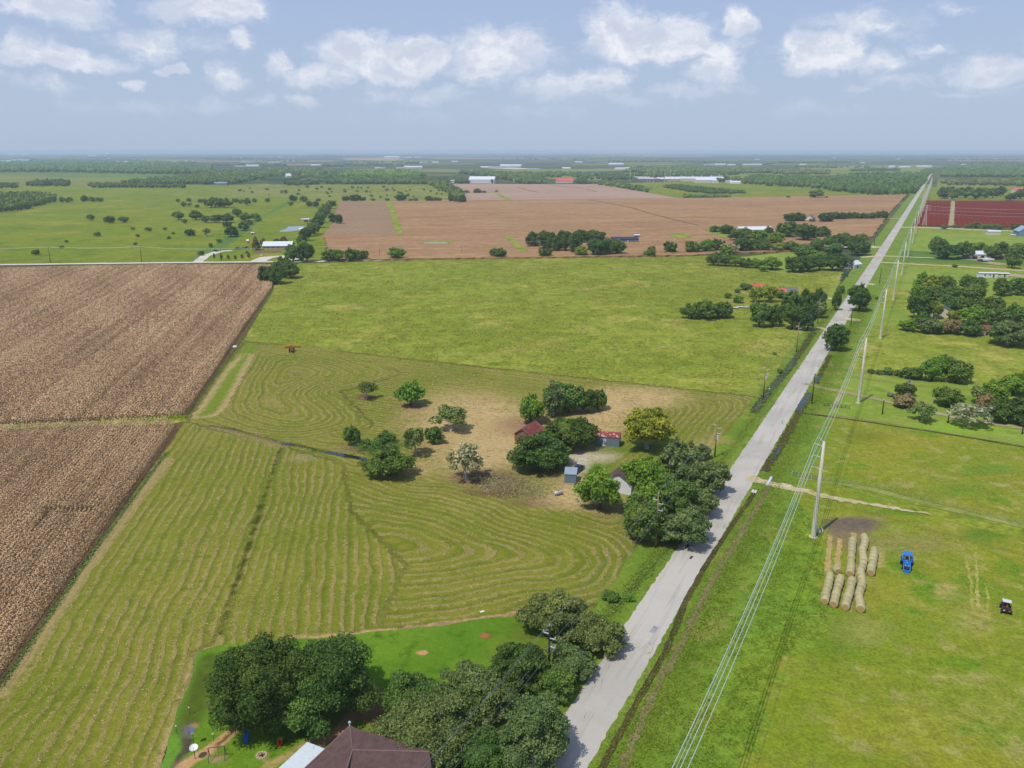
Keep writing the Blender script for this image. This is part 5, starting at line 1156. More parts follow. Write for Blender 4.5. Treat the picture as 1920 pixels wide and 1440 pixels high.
def tractor(px, py, rz, mat, label, canopy=True, loader=True, rim=LGREY):
    x, y = G(px, py); e = empty('tractor', (x, y, 0), rz, label, 'tractor')
    hb = MB(); hb.box(-.42, .42, -1.95, -.15, .85, 1.5); hb.cbox((0, -1.95, 1.15), (.78, .16, .6)); hood = hb.build('hood', mat, e, bevel=.08)
    MB().box(-.3, .3, -2.0, 1.3, .55, .86).build('chassis', DGREY, e)
    for s in (-1, 1):
        MB().cbox((s * .28, -2.04, 1.2), (.2, .04, .14)).build('headlight', WHT, hood)
        MB().prism([(.1, .95), (.1, 1.55), (.45, 1.75), (1.3, 1.7), (1.6, 1.3), (1.6, 1.1), (1.2, 1.5), (.5, 1.52), (.25, 1.3)], s * .48, s * .95).build('fender', mat, e)
        wheel(s * .85, .85, .78, .42, e, rim); wheel(s * .72, -1.45, .48, .28, e, rim)
    MB().tube([(.2, -.9, 1.5), (.2, -.9, 2.15)], .045, 8).build('exhaust', DGREY, e)
    st = MB(); st.box(-.26, .26, .55, 1.05, .95, 1.15); st.box(-.26, .26, 1.0, 1.12, 1.1, 1.6); st.build('seat', DGREY, e, bevel=.03)
    sw = MB(); sw.tube([(0, -.1, 1.3), (0, .15, 1.65)], .03, 6); sw.tube([(.2 * math.cos(t * .524), .15 + .08 * math.sin(t * .524), 1.66 + .18 * math.sin(t * .524)) for t in range(13)], .02, 5); sw.build('steering_wheel', DGREY, e)
    if canopy:
        fr = MB()
        for s in (-1, 1): fr.tube([(s * .55, 1.25, .95), (s * .55, 1.2, 2.35)], .045, 6); fr.tube([(s * .5, -.05, 1.4), (s * .5, .0, 2.35)], .04, 6)
        fr.build('canopy_frame', DGREY, e); MB().box(-.78, .78, -.25, 1.5, 2.35, 2.47).build('canopy', mat, e, bevel=.05)
    if loader:
        for s in (-1, 1): MB().tube([(s * .55, -.2, 1.35), (s * .55, -1.6, 1.3), (s * .55, -2.75, .55)], [.09, .09, .08], 6).build('loader_arm', mat, e)
        lf = MB(); lf.cbox((0, -2.72, .55), (1.35, .12, .14)); lf.cbox((0, -2.8, .25), (1.0, .08, .5)); lf.build('loader_frame', mat, e)
        for s in (-.35, .35): MB().tube([(s, -2.8, .1), (s, -3.7, .06)], [.05, .02], 5).build('bale_fork', DGREY, e)
    return e
tractor(1699, 1062, R_(-25), BLUE, 'blue tractor with canopy and front loader right of the hay bales', rim=LGREY)
tr2 = tractor(547, 660, R_(12), REDP, 'red tractor at the top left of the mown field', True, False)
x, y = G(547, 657); rk = empty('hay_rake', (x - .8, y + 4.0, 0), R_(12), 'yellow wheel rake spread wide behind the red tractor', 'hay rake')
MB().tube([(0, -1.6, .6), (0, .6, .7)], .09, 6).build('drawbar', YEL, rk)
for s in (-1, 1):
    arm = MB().tube([(0, .3, .8), (s * 1.3, .4, .9), (s * 2.9, -.5, .75)], .09, 6).build('rake_arm', YEL, rk)
    for k in range(5):
        t = k / 4; cx, cy = s * (.9 + 2.0 * t), .3 - .8 * t
        q = MB().tube([(cx - .06, cy + .3, .72), (cx + .06, cy + .42, .72)], [.5, .5], 14); q.build('tine_wheel', YEL, arm)
# utility buggy
x, y = G(1885, 1146); ug = empty('utility_buggy', (x, y, 0), R_(-26), 'dark buggy with grey roof at the right side of the pasture', 'buggy')
bd = MB(); bd.box(-.62, .62, -1.35, -.35, .5, 1.0); bd.box(-.62, .62, -.35, .55, .42, .62); bd.box(-.66, .66, .55, 1.4, .55, .95); bd.build('body', paint_mat('maroon_black', S(58, 30, 36), .4, .5), ug, bevel=.06)
MB().box(-.68, .68, -.4, .72, 1.85, 1.92).build('roof', LGREY, ug, bevel=.03)
fr = MB()
for s in (-1, 1): fr.tube([(s * .6, -.9, 1.0), (s * .6, -.4, 1.85), (s * .6, .7, 1.86), (s * .6, .75, .9)], .035, 6)
fr.build('roll_cage', DGREY, ug); st = MB(); st.box(-.55, .55, -.0, .45, .62, .8); st.box(-.55, .55, .4, .52, .75, 1.3); st.build('seat', DGREY, ug, bevel=.03)
for s in (-1, 1):
    wheel(s * .72, -.95, .36, .28, ug, SILV); wheel(s * .72, .95, .36, .28, ug, SILV); MB().cbox((s * .4, -1.37, .82), (.24, .05, .16)).build('headlight', paint_mat('orange_lens', S(220, 120, 70), .3, .5) if s > 0 else WHT, ug)
MB().cbox((.12, .1, 1.0), (.3, .28, .5)).build('cargo_bag', paint_mat('orange_bag', S(190, 90, 60), .8), ug, bevel=.05)

def car(px, py, rz, mat, label, kind='car', Lc=4.6):
    x, y = G(px, py); e = empty('parked_' + kind, (x, y, 0), rz, label, kind)
    h = Lc / 2; b = MB()
    b.prism([(-h, .4), (-h, .78), (-h + .3, .92), (-h * .42, 1.02), (h * .62, 1.05), (h - .1, .98), (h, .7), (h, .4)], -.88, .88); body = b.build('body', mat, e, bevel=.06)
    if kind == 'pickup': cbp = [(-h * .45, 1.0), (-h * .2, 1.72), (h * .12, 1.76), (h * .22, 1.0)]
    else: cbp = [(-h * .45, 1.0), (-h * .12, 1.48), (h * .45, 1.5), (h * .75, 1.02)]
    MB().prism(cbp, -.76, .76).build('cabin', GLS, e, bevel=.05)
    MB().prism([(cbp[1][0] + .05, cbp[1][1] - .02), (cbp[1][0] + .05, cbp[1][1] + .045), (cbp[2][0] - .05, cbp[2][1] + .045), (cbp[2][0] - .05, cbp[2][1] - .02)], -.7, .7).build('roof', mat, e)
    for s in (-1, 1):
        wheel(s * .8, -h * .62, .34, .22, e, LGREY); wheel(s * .8, h * .62, .34, .22, e, LGREY)
        MB().cbox((s * .6, -h - .01, .75), (.36, .05, .16)).build('headlight', WHT, e); MB().cbox((s * .68, h + .005, .78), (.26, .04, .16)).build('tail_light', REDP, e)
    return e
NAVY = paint_mat('navy_paint', S(28, 52, 92), .3, .5); PURP = paint_mat('dusky_purple_paint', S(92, 84, 120), .4, .5); BLK = paint_mat('black_paint', S(36, 38, 42), .4, .5)
car(1083, 884, R_(-30), NAVY, 'dark blue car parked in tree shade behind the small shed')
car(447, 467, R_(95), PURP, 'dusky purple car in the yard of the white roofed house', 'car', 6)
car(462, 466, R_(80), NAVY, 'dark box trailer like van beside the purple car', 'pickup', 5.6)
car(490, 480, R_(20), WHT, 'white car on the pale drive of the white roofed house')
car(405, 472, R_(60), BLK, 'black car at the top of the left pale drive')
car(1840, 490, R_(95), BLK, 'dark pickup beside the boat at the right', 'pickup', 5.4)
car(1897, 497, R_(90), BLK, 'dark car under the tree at the far right', 'car', 5)
car(1590, 1432 if False else 505, R_(95), SILV, 'silver car under the oaks beside the white shed')

# ---------------------------------------------------------------- buildings
def corr(name, col, rough=.5, rust=None, rs=(.5, .6), metal=0.0, sc=.5, pitch=.25):
    m, nt, b = newmat(name, rough, .4, metal); tc = nt.nodes.new('ShaderNodeTexCoord').outputs['Object']
    n = noise(nt, tc, sc, 6, .7); c = mixc(nt, lin(nt, noise(nt, tc, 3, 4), .3, .7, 0, .35), col, tuple(v * .7 for v in col))
    if rust: c = mixc(nt, sstep(nt, n, rs[0], rs[1]), c, rust)
    sp = nt.nodes.new('ShaderNodeSeparateXYZ'); nt.links.new(tc, sp.inputs[0]); s = mth(nt, 'SINE', mth(nt, 'MULTIPLY', sp.outputs[0], 2 * math.pi / pitch))
    nt.links.new(c, b.inputs['Base Color']); bump(nt, b, s, .35, .03); return m
R_RUST = corr('rust_red_roof', S(126, 60, 52), .8, S(150, 86, 70), (.45, .62)); R_PATCH = corr('patchy_rust_roof', S(140, 58, 48), .7, S(196, 176, 166), (.53, .58), 0, 1.3)
R_WHITE = corr('white_metal_roof', S(226, 228, 232), .45); R_RED = corr('red_metal_roof', S(206, 84, 72), .6, S(226, 120, 104)); R_GREY = corr('grey_metal_roof', S(150, 166, 178), .5); R_SH = paint_mat('brown_shingles', S(96, 76, 72), .95, .1, 0, .22, 1.4)
R_NAVY = paint_mat('navy_roof', S(46, 58, 78), .6); R_PINK = corr('faded_pink_roof', S(222, 100, 110), .6); R_DSH = paint_mat('grey_shingles', S(116, 112, 112), .9, .1, 0, .2, 1)
W_BARN = corr('weathered_boards', S(122, 106, 92), .9, S(150, 88, 56), (.55, .62), 0, 1.2, .3); W_GREY = corr('blue_grey_siding', S(112, 130, 142), .6, None); W_WHITE = corr('white_siding', S(228, 228, 226), .7); W_CREAM = corr('cream_siding', S(222, 210, 188), .8)
W_TAN = paint_mat('tan_brick', S(186, 158, 134), .9, .1, 0, .12, 2); W_BLUE = corr('blue_siding', S(112, 140, 172), .7); W_DARK = corr('dark_siding', S(66, 80, 100), .7)
DOORM = paint_mat('white_door', S(200, 206, 212), .6); DKDOOR = paint_mat('dark_door', S(60, 48, 44), .7); MAROON = paint_mat('maroon_door', S(110, 46, 50), .6)
def house(label, px, py, w, d, h, rh, rz, wall, roof, cat='house', name='house', door=None, dw=1.0, dx=0, wins=(), group=None, ov=.35, hip=False, shed=False, open_=False, xy=None):
    x, y = xy or G(px, py); e = empty(name, (x, y, 0), R_(rz), label, cat, group)
    W, D = w / 2, d / 2; m = MB()
    if open_:
        for sx in (-1, 1):
            for sy in (-1, 1): MB().tube([(sx * (W - .2), sy * (D - .2), 0), (sx * (W - .2), sy * (D - .2), h)], .08, 6).build('post', LGREY, e)
    elif shed: m.prism([(-D, 0), (D, 0), (D, h + rh), (-D, h)], -W, W); wo = m.build('wall', wall, e)
    elif hip: m.box(-W, W, -D, D, 0, h); wo = m.build('wall', wall, e)
    else: m.prism([(-D, 0), (D, 0), (D, h), (0, h + rh), (-D, h)], -W, W); wo = m.build('wall', wall, e)
    r = MB(); t = .12
    if shed:
        r.prism([(-D - ov, h - .02 - ov * rh / d), (D + ov, h + rh + .02 + ov * rh / d), (D + ov, h + rh + t + ov * rh / d), (-D - ov, h + t - ov * rh / d)], -W - ov, W + ov)
    elif hip:
        a, b = W + ov, D + ov; k = max(0.01, a - b); z0, z1 = h + .03, h + rh; bb = len(r.v)
        r.v += [(-a, -b, z0), (a, -b, z0), (a, b, z0), (-a, b, z0), (-k, 0, z1), (k, 0, z1)]
        r.f += [tuple(bb + i for i in q) for q in ((0, 1, 5, 4), (1, 2, 5), (2, 3, 4, 5), (3, 0, 4), (3, 2, 1, 0))]
    else:
        sl_ = rh / D; z0 = h - ov * sl_
        r.prism([(-D - ov, z0 + .02), (0, h + rh + .02), (D + ov, z0 + .02), (D + ov, z0 + .02 + t), (0, h + rh + .02 + t), (-D - ov, z0 + .02 + t)], -W - ov, W + ov)
    r.build('roof', roof, e)
    if door and not open_:
        MB().box(dx - dw / 2, dx + dw / 2, -D - .06, -D - .01, 0, min(2.1, h - .1)).build('door', door, e)
    for (wx, wz, ww, wh) in wins:
        f = MB().box(wx - ww / 2, wx + ww / 2, -D - .07, -D - .012, wz, wz + wh).build('window', WHT, e); MB().box(wx - ww / 2 + .08, wx + ww / 2 - .08, -D - .09, -D - .075, wz + .08, wz + wh - .08).build('pane', GLS, f)
    return e
# farmyard
bn = house('weathered wooden barn with a rust red roof in the farmyard', 0, 0, 7.4, 4.8, 2.3, 1.6, 62, W_BARN, R_RUST, 'barn', 'barn', ov=.4, xy=tuple(np.array(G(986, 826)) + np.array([.8, 1.5])))
MB().box(-3.77, -3.72, -.8, .7, 0, 1.9).build('door', DKDOOR, bn); MB().box(-3.77, -3.72, 1.1, 2.1, .1, 1.8).build('side_door', paint_mat('rusty_sheet', S(150, 92, 62), .9), bn)
house('grey metal shed with a patchy rusty red roof in the farmyard', 1139, 833, 6.6, 3.6, 2.6, .9, -14, W_GREY, R_PATCH, 'shed', 'shed', DOORM, .9, -.6, (), ov=.1)
house('small blue grey metal shed beside the dark blue car', 1070, 902, 2.7, 2.9, 2.3, .5, -8, W_GREY, R_GREY, 'shed', 'shed', None, ov=.12, shed=True)
house('white wooden farmhouse half hidden under the trees', 1171, 914, 7.2, 6.4, 2.9, 1.7, 58, W_WHITE, R_SH, 'house', 'house', None, wins=((-2.4, 1.0, .9, 1.2), (0, 1.0, .9, 1.2), (2.4, 1, .9, 1.2)))
x, y = G(1047, 929); tk = empty('gas_tank', (x, y, 0), R_(28), 'silver gas tank lying on the grass of the farmyard', 'gas tank')
MB().tube([(-1.1, 0, .72), (-1.05, 0, .72), (-.85, 0, .72), (.85, 0, .72), (1.05, 0, .72), (1.1, 0, .72)], [.05, .28, .45, .45, .28, .05], 14).build('tank', SILV, tk, True)
for s in (-.6, .6): MB().box(s - .1, s + .1, -.3, .3, 0, .35).build('foot', LGREY, tk)
MB().tube([(0, 0, 1.15), (0, 0, 1.32)], .16, 10).build('valve_cover', paint_mat('rusty_lid', S(160, 100, 70)), tk)
x, y = G(1078, 917); mt_ = empty('meter_post', (x, y, 0), 0, 'short grey meter post in front of the small blue grey shed', 'meter post'); MB().box(-.08, .08, -.08, .08, 0, 1.4).build('post', DGREY, mt_); MB().box(-.22, .22, -.2, -.09, .9, 1.45).build('meter_box', W_GREY, mt_)
x, y = G(1081, 941); pt = empty('planter_tub', (x, y, 0), 0, 'small white tub with green plant in the farmyard', 'planter'); MB().tube([(0, 0, 0), (0, 0, .35)], [.35, .5], 12).build('tub', WHT, pt)
quads_obj('foliage', rand_quads(rng.normal(0, .25, (120, 3)) + np.array([0, 0, .55]), np.full(120, .12), .5, (lambda q: q / np.linalg.norm(q, axis=1)[:, None])(rng.normal(size=(120, 3)))), rng.uniform(0, 1, 120), LM['b'], pt)
x, y = G(441, 653); bx_ = empty('white_bin', (x, y, 0), .3, 'white feed bin lying at the corn field edge', 'bin'); MB().tube([(-.8, 0, .55), (-.7, 0, .55), (.7, 0, .55), (.8, 0, .55)], [.3, .55, .55, .3], 12).build('barrel', WHT, bx_, True); MB().box(-.6, .6, -.4, .4, 0, .2).build('skid', LGREY, bx_)
x, y = G(903, 1148); sc_ = empty('hay_scrap', (x, y, 0), .2, 'tiny white scrap on the edge of the lawn', 'litter'); MB().cbox((0, 0, .08), (.55, .3, .14), .3, .1).cbox((.3, .1, .12), (.25, .4, .1), 1).build('scrap', WHT, sc_)

# house at the bottom edge
def bottom_house():
    A_ = lambda px, py, z: (*G(px, py, z), z)
    zr, ze = 6.3, 2.9
    P1 = A_(656, 1361, zr); P2 = A_(661, 1406, zr); Lf = A_(548, 1462, ze); Rt = A_(775, 1417, ze); Q = A_(805, 1409, zr - .3); V = A_(622, 1450, 4.4); Bt = A_(640, 1640, ze); Br = A_(830, 1600, ze)
    cx, cy = G(665, 1480); e = empty('house', (cx, cy, 0), 0, 'brown shingled house at the bottom edge of the view', 'house')
    sh = lambda p: (p[0] - cx, p[1] - cy, p[2])
    m = MB(); M1 = A_(600, 1600, zr)
    Vb = A_(575, 1600, ze); Q2 = A_(820, 1440, ze)
    Lf2 = A_(500, 1560, ze)
    m.poly([sh(P1), sh(Lf), sh(Lf2), sh(M1), sh(P2)]); m.poly([sh(P1), sh(P2), sh(Q), sh(Rt)]); m.poly([sh(P2), sh(M1), sh(Bt)]); m.poly([sh(P2), sh(Bt), sh(Br), sh(Q)]); m.poly([sh(Q), sh(Br), sh(Q2), sh(Rt)])
    m.build('roof', R_SH, e)
    r = MB(); r.tube([sh(P1), sh(P2), sh(Q)], .09, 5); r.tube([sh(P1), sh(Lf)], .08, 5); r.tube([sh(P1), sh(Rt)], .08, 5); r.tube([sh(P2), sh(M1)], .09, 5); r.tube([sh(P2), sh(Bt)], .08, 5)
    r.build('ridge_cap', paint_mat('ridge_shingles', S(128, 102, 96), .9), e)
    w = MB(); ring = [sh(Lf), sh(Rt), sh(Q2), sh(Br), sh(Bt), sh(Vb), sh(Lf2)]; c = [sum(p[i] for p in ring) / len(ring) for i in (0, 1)]
    rg = [(c[0] + (p[0] - c[0]) * .94, c[1] + (p[1] - c[1]) * .94) for p in ring]
    for a, b in zip(rg, rg[1:] + rg[:1]): w.poly([(a[0], a[1], 0), (b[0], b[1], 0), (b[0], b[1], ze - .12), (a[0], a[1], ze - .12)])
    w.build('wall', W_TAN, e)
    vt = MB().tube([(P1[0] - cx, P1[1] - cy, zr), (P1[0] - cx, P1[1] - cy, zr + .35)], .09, 7).build('roof_vent', WHT, e); MB().ball((P1[0] - cx, P1[1] - cy, zr + .5), .2, 10, 6).build('vent_ball', SILV, vt, True)
    a = A_(690, 1395, 5.2); MB().tube([(a[0] - cx, a[1] - cy, 4.7), (a[0] - cx, a[1] - cy, 5.5)], .06, 6).build('vent_pipe', WHT, e)
    # carport
    q = [A_(576, 1391, 2.75), A_(610, 1404, 2.75), A_(560, 1455, 2.75), A_(505, 1456, 2.75)]; cpx, cpy = G(560, 1425)
    k = empty('carport', (cpx, cpy, 0), 0, 'white metal carport roof beside the brown shingled house', 'carport'); mm = MB(); t = [(p[0] - cpx, p[1] - cpy, p[2]) for p in q]; u = [(p[0], p[1], p[2] - .1) for p in t]
    mm.poly(t); mm.poly(u[::-1])
    for i in range(4): mm.poly([t[i], t[(i + 1) % 4], u[(i + 1) % 4], u[i]])
    mm.build('roof', corr('chalky_white_roof', S(214, 222, 224), .5, S(150, 158, 160), (.6, .68), 0, 1.4), k)
    for p in u: MB().tube([(p[0] * .93, p[1] * .93, 0), (p[0] * .93, p[1] * .93, p[2])], .06, 6).build('post', LGREY, k)
bottom_house()
# yard things
x, y = G(366, 1424); ds = empty('satellite_dish', (x, y, 0), R_(20), 'white satellite dish on a pole in the lower left yard', 'satellite dish')
MB().tube([(0, 0, 0), (0, 0, 1.7)], .045, 7).build('pole', DGREY, ds); dm = MB(); n = 18
for j, (r, z) in enumerate(((0.01, 0), (.24, .025), (.42, .08), (.54, .16))):
    for k in range(n): a = 2 * math.pi * k / n; dm.v.append((r * math.cos(a), r * math.sin(a) * .94 - z * .4, 1.75 + z + r * math.sin(a) * .3))
for j in range(3):
    for k in range(n): k2 = (k + 1) % n; dm.f.append((j * n + k, j * n + k2, (j + 1) * n + k2, (j + 1) * n + k))
dm.build('dish', WHT, ds, True); MB().tube([(0, -.6, 1.7), (0, -.5, 2.3)], .025, 5).build('feed_arm', DGREY, ds)
SLB = paint_mat('toy_blue', S(40, 96, 190), .4, .5, 0, .05)
x, y = G(463, 1384); sd_ = empty('toy_slide', (x, y, 0), R_(8), 'blue toy slide at the left edge of the huge oak', 'slide'); MB().prism([(-1.2, .1), (-.9, .1), (.6, 1.15), (1.0, 1.2), (1.0, 1.28), (.55, 1.25), (-.95, .2), (-1.2, .18)], -.28, .28).build('chute', SLB, sd_)
for s in (-.26, .26): MB().tube([(s, 1.0, 1.25), (s, 1.35, 0)], .04, 6).build('ladder_rail', SLB, sd_)
x, y = G(526, 1396); tc_ = empty('toy_car', (x, y, 0), R_(5), 'red and yellow toy car on the grass below the huge oak', 'toy car')
MB().box(-.32, .32, -.5, .5, .12, .45).build('body', paint_mat('toy_red', S(214, 40, 36), .4), tc_, bevel=.06); MB().box(-.3, .3, -.3, .3, .95, 1.02).build('roof', YEL, tc_, bevel=.03)
for s in (-1, 1): MB().tube([(s * .28, .25, .4), (s * .28, .25, .95)], .04, 6).tube([(s * .28, -.25, .4), (s * .28, -.25, .95)], .04, 6).build('pillar', YEL, tc_)
for sx in (-.33, .33):
    for sy in (-.32, .32): MB().tube([(sx - .05, sy, .13), (sx + .05, sy, .13)], .13, 10).build('wheel', RUB, tc_)
x, y = G(491, 1418); fp = empty('fire_pit', (x, y, 0), 0, 'round stone fire pit on the lower left lawn', 'fire pit')
for k in range(11):
    a = 2 * math.pi * k / 11; MB().cbox((.62 * math.cos(a), .62 * math.sin(a), .13), (.3, .2, .26), a + 1.57).build('stone', paint_mat('pit_stone', S(190, 176, 156), .9) if k == 0 else bpy.data.materials['pit_stone'], fp, bevel=.03)
MB().tube([(0, 0, 0), (0, 0, .1)], .5, 14).build('ash_bed', DGREY, fp); MB().tube([(-.3, -.1, .16), (.3, .12, .2)], .09, 7).tube([(-.1, .3, .16), (.15, -.3, .24)], .08, 7).build('log', DKDOOR, fp)
x, y = G(364, 1398); bh = empty('bird_house', (x, y, 0), R_(20), 'blue and white bird house on a pole in the lower left yard', 'bird house'); MB().tube([(0, 0, 0), (0, 0, 2.0)], .035, 6).build('pole', DGREY, bh)
MB().box(-.2, .2, -.2, .2, 2.0, 2.4).build('box', WHT, bh); MB().prism([(-.28, 2.4), (0, 2.65), (.28, 2.4)], -.26, .26).build('roof', SLB, bh)
for i, (px, py, lb) in enumerate([(356, 1342, 'white knobbed yard post beside the long muddy strip'), (332, 1377, 'white knobbed yard post at the left edge of the lawn'), (401, 1392, 'white knobbed yard post above the dirt trench'), (447, 1346, 'white knobbed yard post at the left side of the huge oak')]):
    x, y = G(px, py); q = empty('yard_post', (x, y, 0), 0, lb, 'post', 'white knobbed posts in the yard'); MB().tube([(0, 0, 0), (0, 0, 1.3)], .03, 6).build('stake', DGREY, q); MB().ball((0, 0, 1.35), .11, 8, 5).build('knob', WHT, q, True)
x, y = G(408, 1424); sw_ = empty('swing_frame', (x, y, 0), R_(10), 'dark metal swing frame standing on bare dirt', 'swing frame')
for s in (-1, 1): MB().tube([(s * 1.0, -.6, 0), (s * 1.0, 0, 1.9)], .04, 6).tube([(s * 1.0, .6, 0), (s * 1.0, 0, 1.9)], .04, 6).build('leg', DGREY, sw_)
MB().tube([(-1.05, 0, 1.9), (1.05, 0, 1.9)], .045, 6).build('top_bar', DGREY, sw_); MB().tube([(-.2, 0, 1.9), (-.2, 0, .55), (.2, 0, .55), (.2, 0, 1.9)], .02, 5).build('swing', DGREY, sw_)

# other homesteads
house('wide white roofed house behind a brown fence on the county road', 523, 466, 22, 14, 3.0, 2.6, 4, W_TAN, R_WHITE, 'house', 'house', DKDOOR, 3.0, 8, ((-7, 1, 1.4, 1.3), (-3, 1, 1.4, 1.3), (1, 1, 1.4, 1.3)), ov=.7)
house('small white shed with dark side in the far pasture', 574, 416, 9, 5, 3.0, .6, -6, W_TAN, R_WHITE, 'shed', 'shed', DKDOOR, 4, 1, ())
house('tiny white pavilion at the right edge of the pond', 567, 434, 5, 4, 2.5, 1.0, 0, W_WHITE, R_WHITE, 'pavilion', 'pavilion', None, open_=True)
house('tiny white shelter on the mown lane', 474, 440, 2.6, 2, 1.8, .4, 0, W_TAN, R_WHITE, 'shelter', 'shelter', DKDOOR, 1, 0)
house('long navy blue house right of the dark oak grove', 1171, 455, 22, 8, 3.2, 1.6, 4, W_DARK, R_NAVY, 'house', 'house', WHT, 1.1, 2, ((-7, 1, 1.2, 1.4), (-4, 1, 1.2, 1.4), (5, 1, 1.2, 1.4), (8, 1, 1.2, 1.4)))
house('small white roofed box shed beyond the navy house', 1194, 446, 4.5, 4, 2.5, .5, 0, W_DARK, R_WHITE, 'shed', 'shed', None)
house('long white roofed barn behind the wood at the junction', 1413, 438, 32, 16, 4.4, 2.2, 5, W_WHITE, R_WHITE, 'barn', 'barn', DKDOOR, 3, 2)
house('grey roofed house beside the oaks in the ripe field', 1519, 414, 12, 9, 3, 3.2, 60, W_WHITE, R_DSH, 'house', 'house', DKDOOR, 1.1, 0, ((-3, 1, 1.1, 1.3), (3, 1, 1.1, 1.3)))
house('white tin shed by the oaks left of the road', 1599, 502, 8.5, 7, 2.7, 2.0, 35, W_WHITE, R_WHITE, 'shed', 'shed', DKDOOR, 1.2, 0)
house('small red roofed shed at the back of the homestead', 1414, 543, 9.5, 5, 2.4, .7, -6, W_TAN, R_RED, 'shed', 'shed', None, open_=True)
house('red roofed left wing of the house in the homestead', 1459, 556, 6.5, 7, 2.8, 1.6, -6, W_WHITE, R_RED, 'house', 'house', DKDOOR, 1, -1, ((1.5, 1, 1, 1.2),))
house('grey shingled house beside the red roofed wing', 1478, 555, 8, 7.5, 2.8, 2.0, -6, W_WHITE, R_DSH, 'house', 'house', DKDOOR, 1, -1, ((1.8, 1, 1, 1.2),))
x, y = G(1380, 578)
for i, (dx, dy, L_) in enumerate([(-1.2, -1.2, 3.2), (2.2, .8, 3.6), (5.2, .2, 2.2)]):
    t = empty('junk_trailer', (x + dx, y + dy, 0), .25 * i, ('long flat trailer lying on the homestead lawn', 'white flat trailer beside the round trio of trees', 'short pale trailer at the right of the parked three')[i], 'trailer'); MB().box(-L_ / 2, L_ / 2, -.8, .8, .5, .68).build('deck', LGREY, t)
    for s in (-.85, .85): MB().tube([(0, s - .1, .3), (0, s + .1, .3)], .3, 10).build('wheel', RUB, t)
house('white house with maroon doors beside the boat', 1833, 484, 17, 11, 3.4, 1.8, -4, W_CREAM, R_WHITE, 'house', 'house', MAROON, 3.2, -4.5, ((0.5, 1, 2.6, 1.6),))
house('small maroon shed behind the boat', 1869, 486, 7, 5, 2.6, 1.0, -4, paint_mat('maroon_boards', S(120, 50, 52), .8), R_DSH, 'shed', 'shed', None)
house('blue gabled house at the right frame edge', 1918, 442, 16, 12, 4.5, 4.2, 75, W_BLUE, paint_mat('blue_grey_roof', S(150, 168, 186), .6), 'house', 'house', DKDOOR, 1.2, 0, ((-3, 1, 1.4, 1.4), (3, 1, 1.4, 1.4)))
house('small cream shed on the meadow by the pale side road', 1861, 440, 11, 6, 3.2, .8, -3, W_CREAM, R_WHITE, 'shed', 'shed', None)
house('tiny white box left of the blue gabled house', 1898, 443, 4.5, 3, 1.4, .3, 0, W_CREAM, R_WHITE, 'shed', 'shed', None)
house('grey roofed house hidden in the wooded homestead', 1762, 592, 9, 8, 3.2, 2.2, 70, W_CREAM, R_DSH, 'house', 'house', DKDOOR, 1.1, 0)
house('tiny white roofed shed inside the wooded homestead', 1788, 588, 4, 3, 2.6, .4, 0, W_WHITE, R_WHITE, 'shed', 'shed', None)
house('small shed with dark red roof right in the wooded homestead', 1845, 626, 8, 6, 2.6, 1.2, -10, W_TAN, R_RUST, 'shed', 'shed', DKDOOR, 1, 0)
house('cream barn roof behind the red field', 1781, 372, 17, 12, 3.6, 1.6, 0, W_CREAM, R_WHITE, 'barn', 'barn', DKDOOR, 3, 0)
house('grey roofed house in the trees behind the red field', 1793, 359, 18, 12, 5, 3, 10, W_TAN, R_DSH, 'house', 'house', None)
house('pink roofed house at the far right', 1907, 362, 16, 14, 5, 4, 0, W_CREAM, R_PINK, 'house', 'house', None)
house('white box trailer home at the left of the scrap yard', 1850, 520, 11, 3.2, 2.8, .3, -3, W_WHITE, R_WHITE, 'trailer home', 'trailer_home', DKDOOR, .9, 3.2, ((-2, 1.2, 1.2, .9), (1, 1.2, 1, .9)))
house('pale boxy camper at the right of the scrap yard', 1878, 519, 7, 2.8, 2.2, .3, -3, W_CREAM, R_WHITE, 'camper', 'camper', DKDOOR, .9, 1, ((-2, 1.1, 1.2, .8),))
x, y = G(1845, 489); bt = empty('boat', (x, y - 4, 0), R_(95), 'white covered boat on a trailer in front of the white house', 'boat')
MB().prism([(-4.6, 1.3), (-4.4, 1.0), (3.6, .7), (4.2, 1.5), (5.4, 2.0), (-4.6, 1.95)], -1.15, 1.15).build('hull', WHT, bt, bevel=.15); MB().prism([(-2.6, 1.95), (-1.8, 2.6), (.6, 2.6), (1.8, 1.95)], -.9, .9).build('cabin', WHT, bt, bevel=.1); MB().box(-.9, .9, -3.4, 4.6, .45, .62).build('trailer_frame', DGREY, bt)
for s in (-1.05, 1.05): MB().tube([(s - .12, -1.2, .4), (s + .12, -1.2, .4)], .4, 12).build('wheel', RUB, bt)
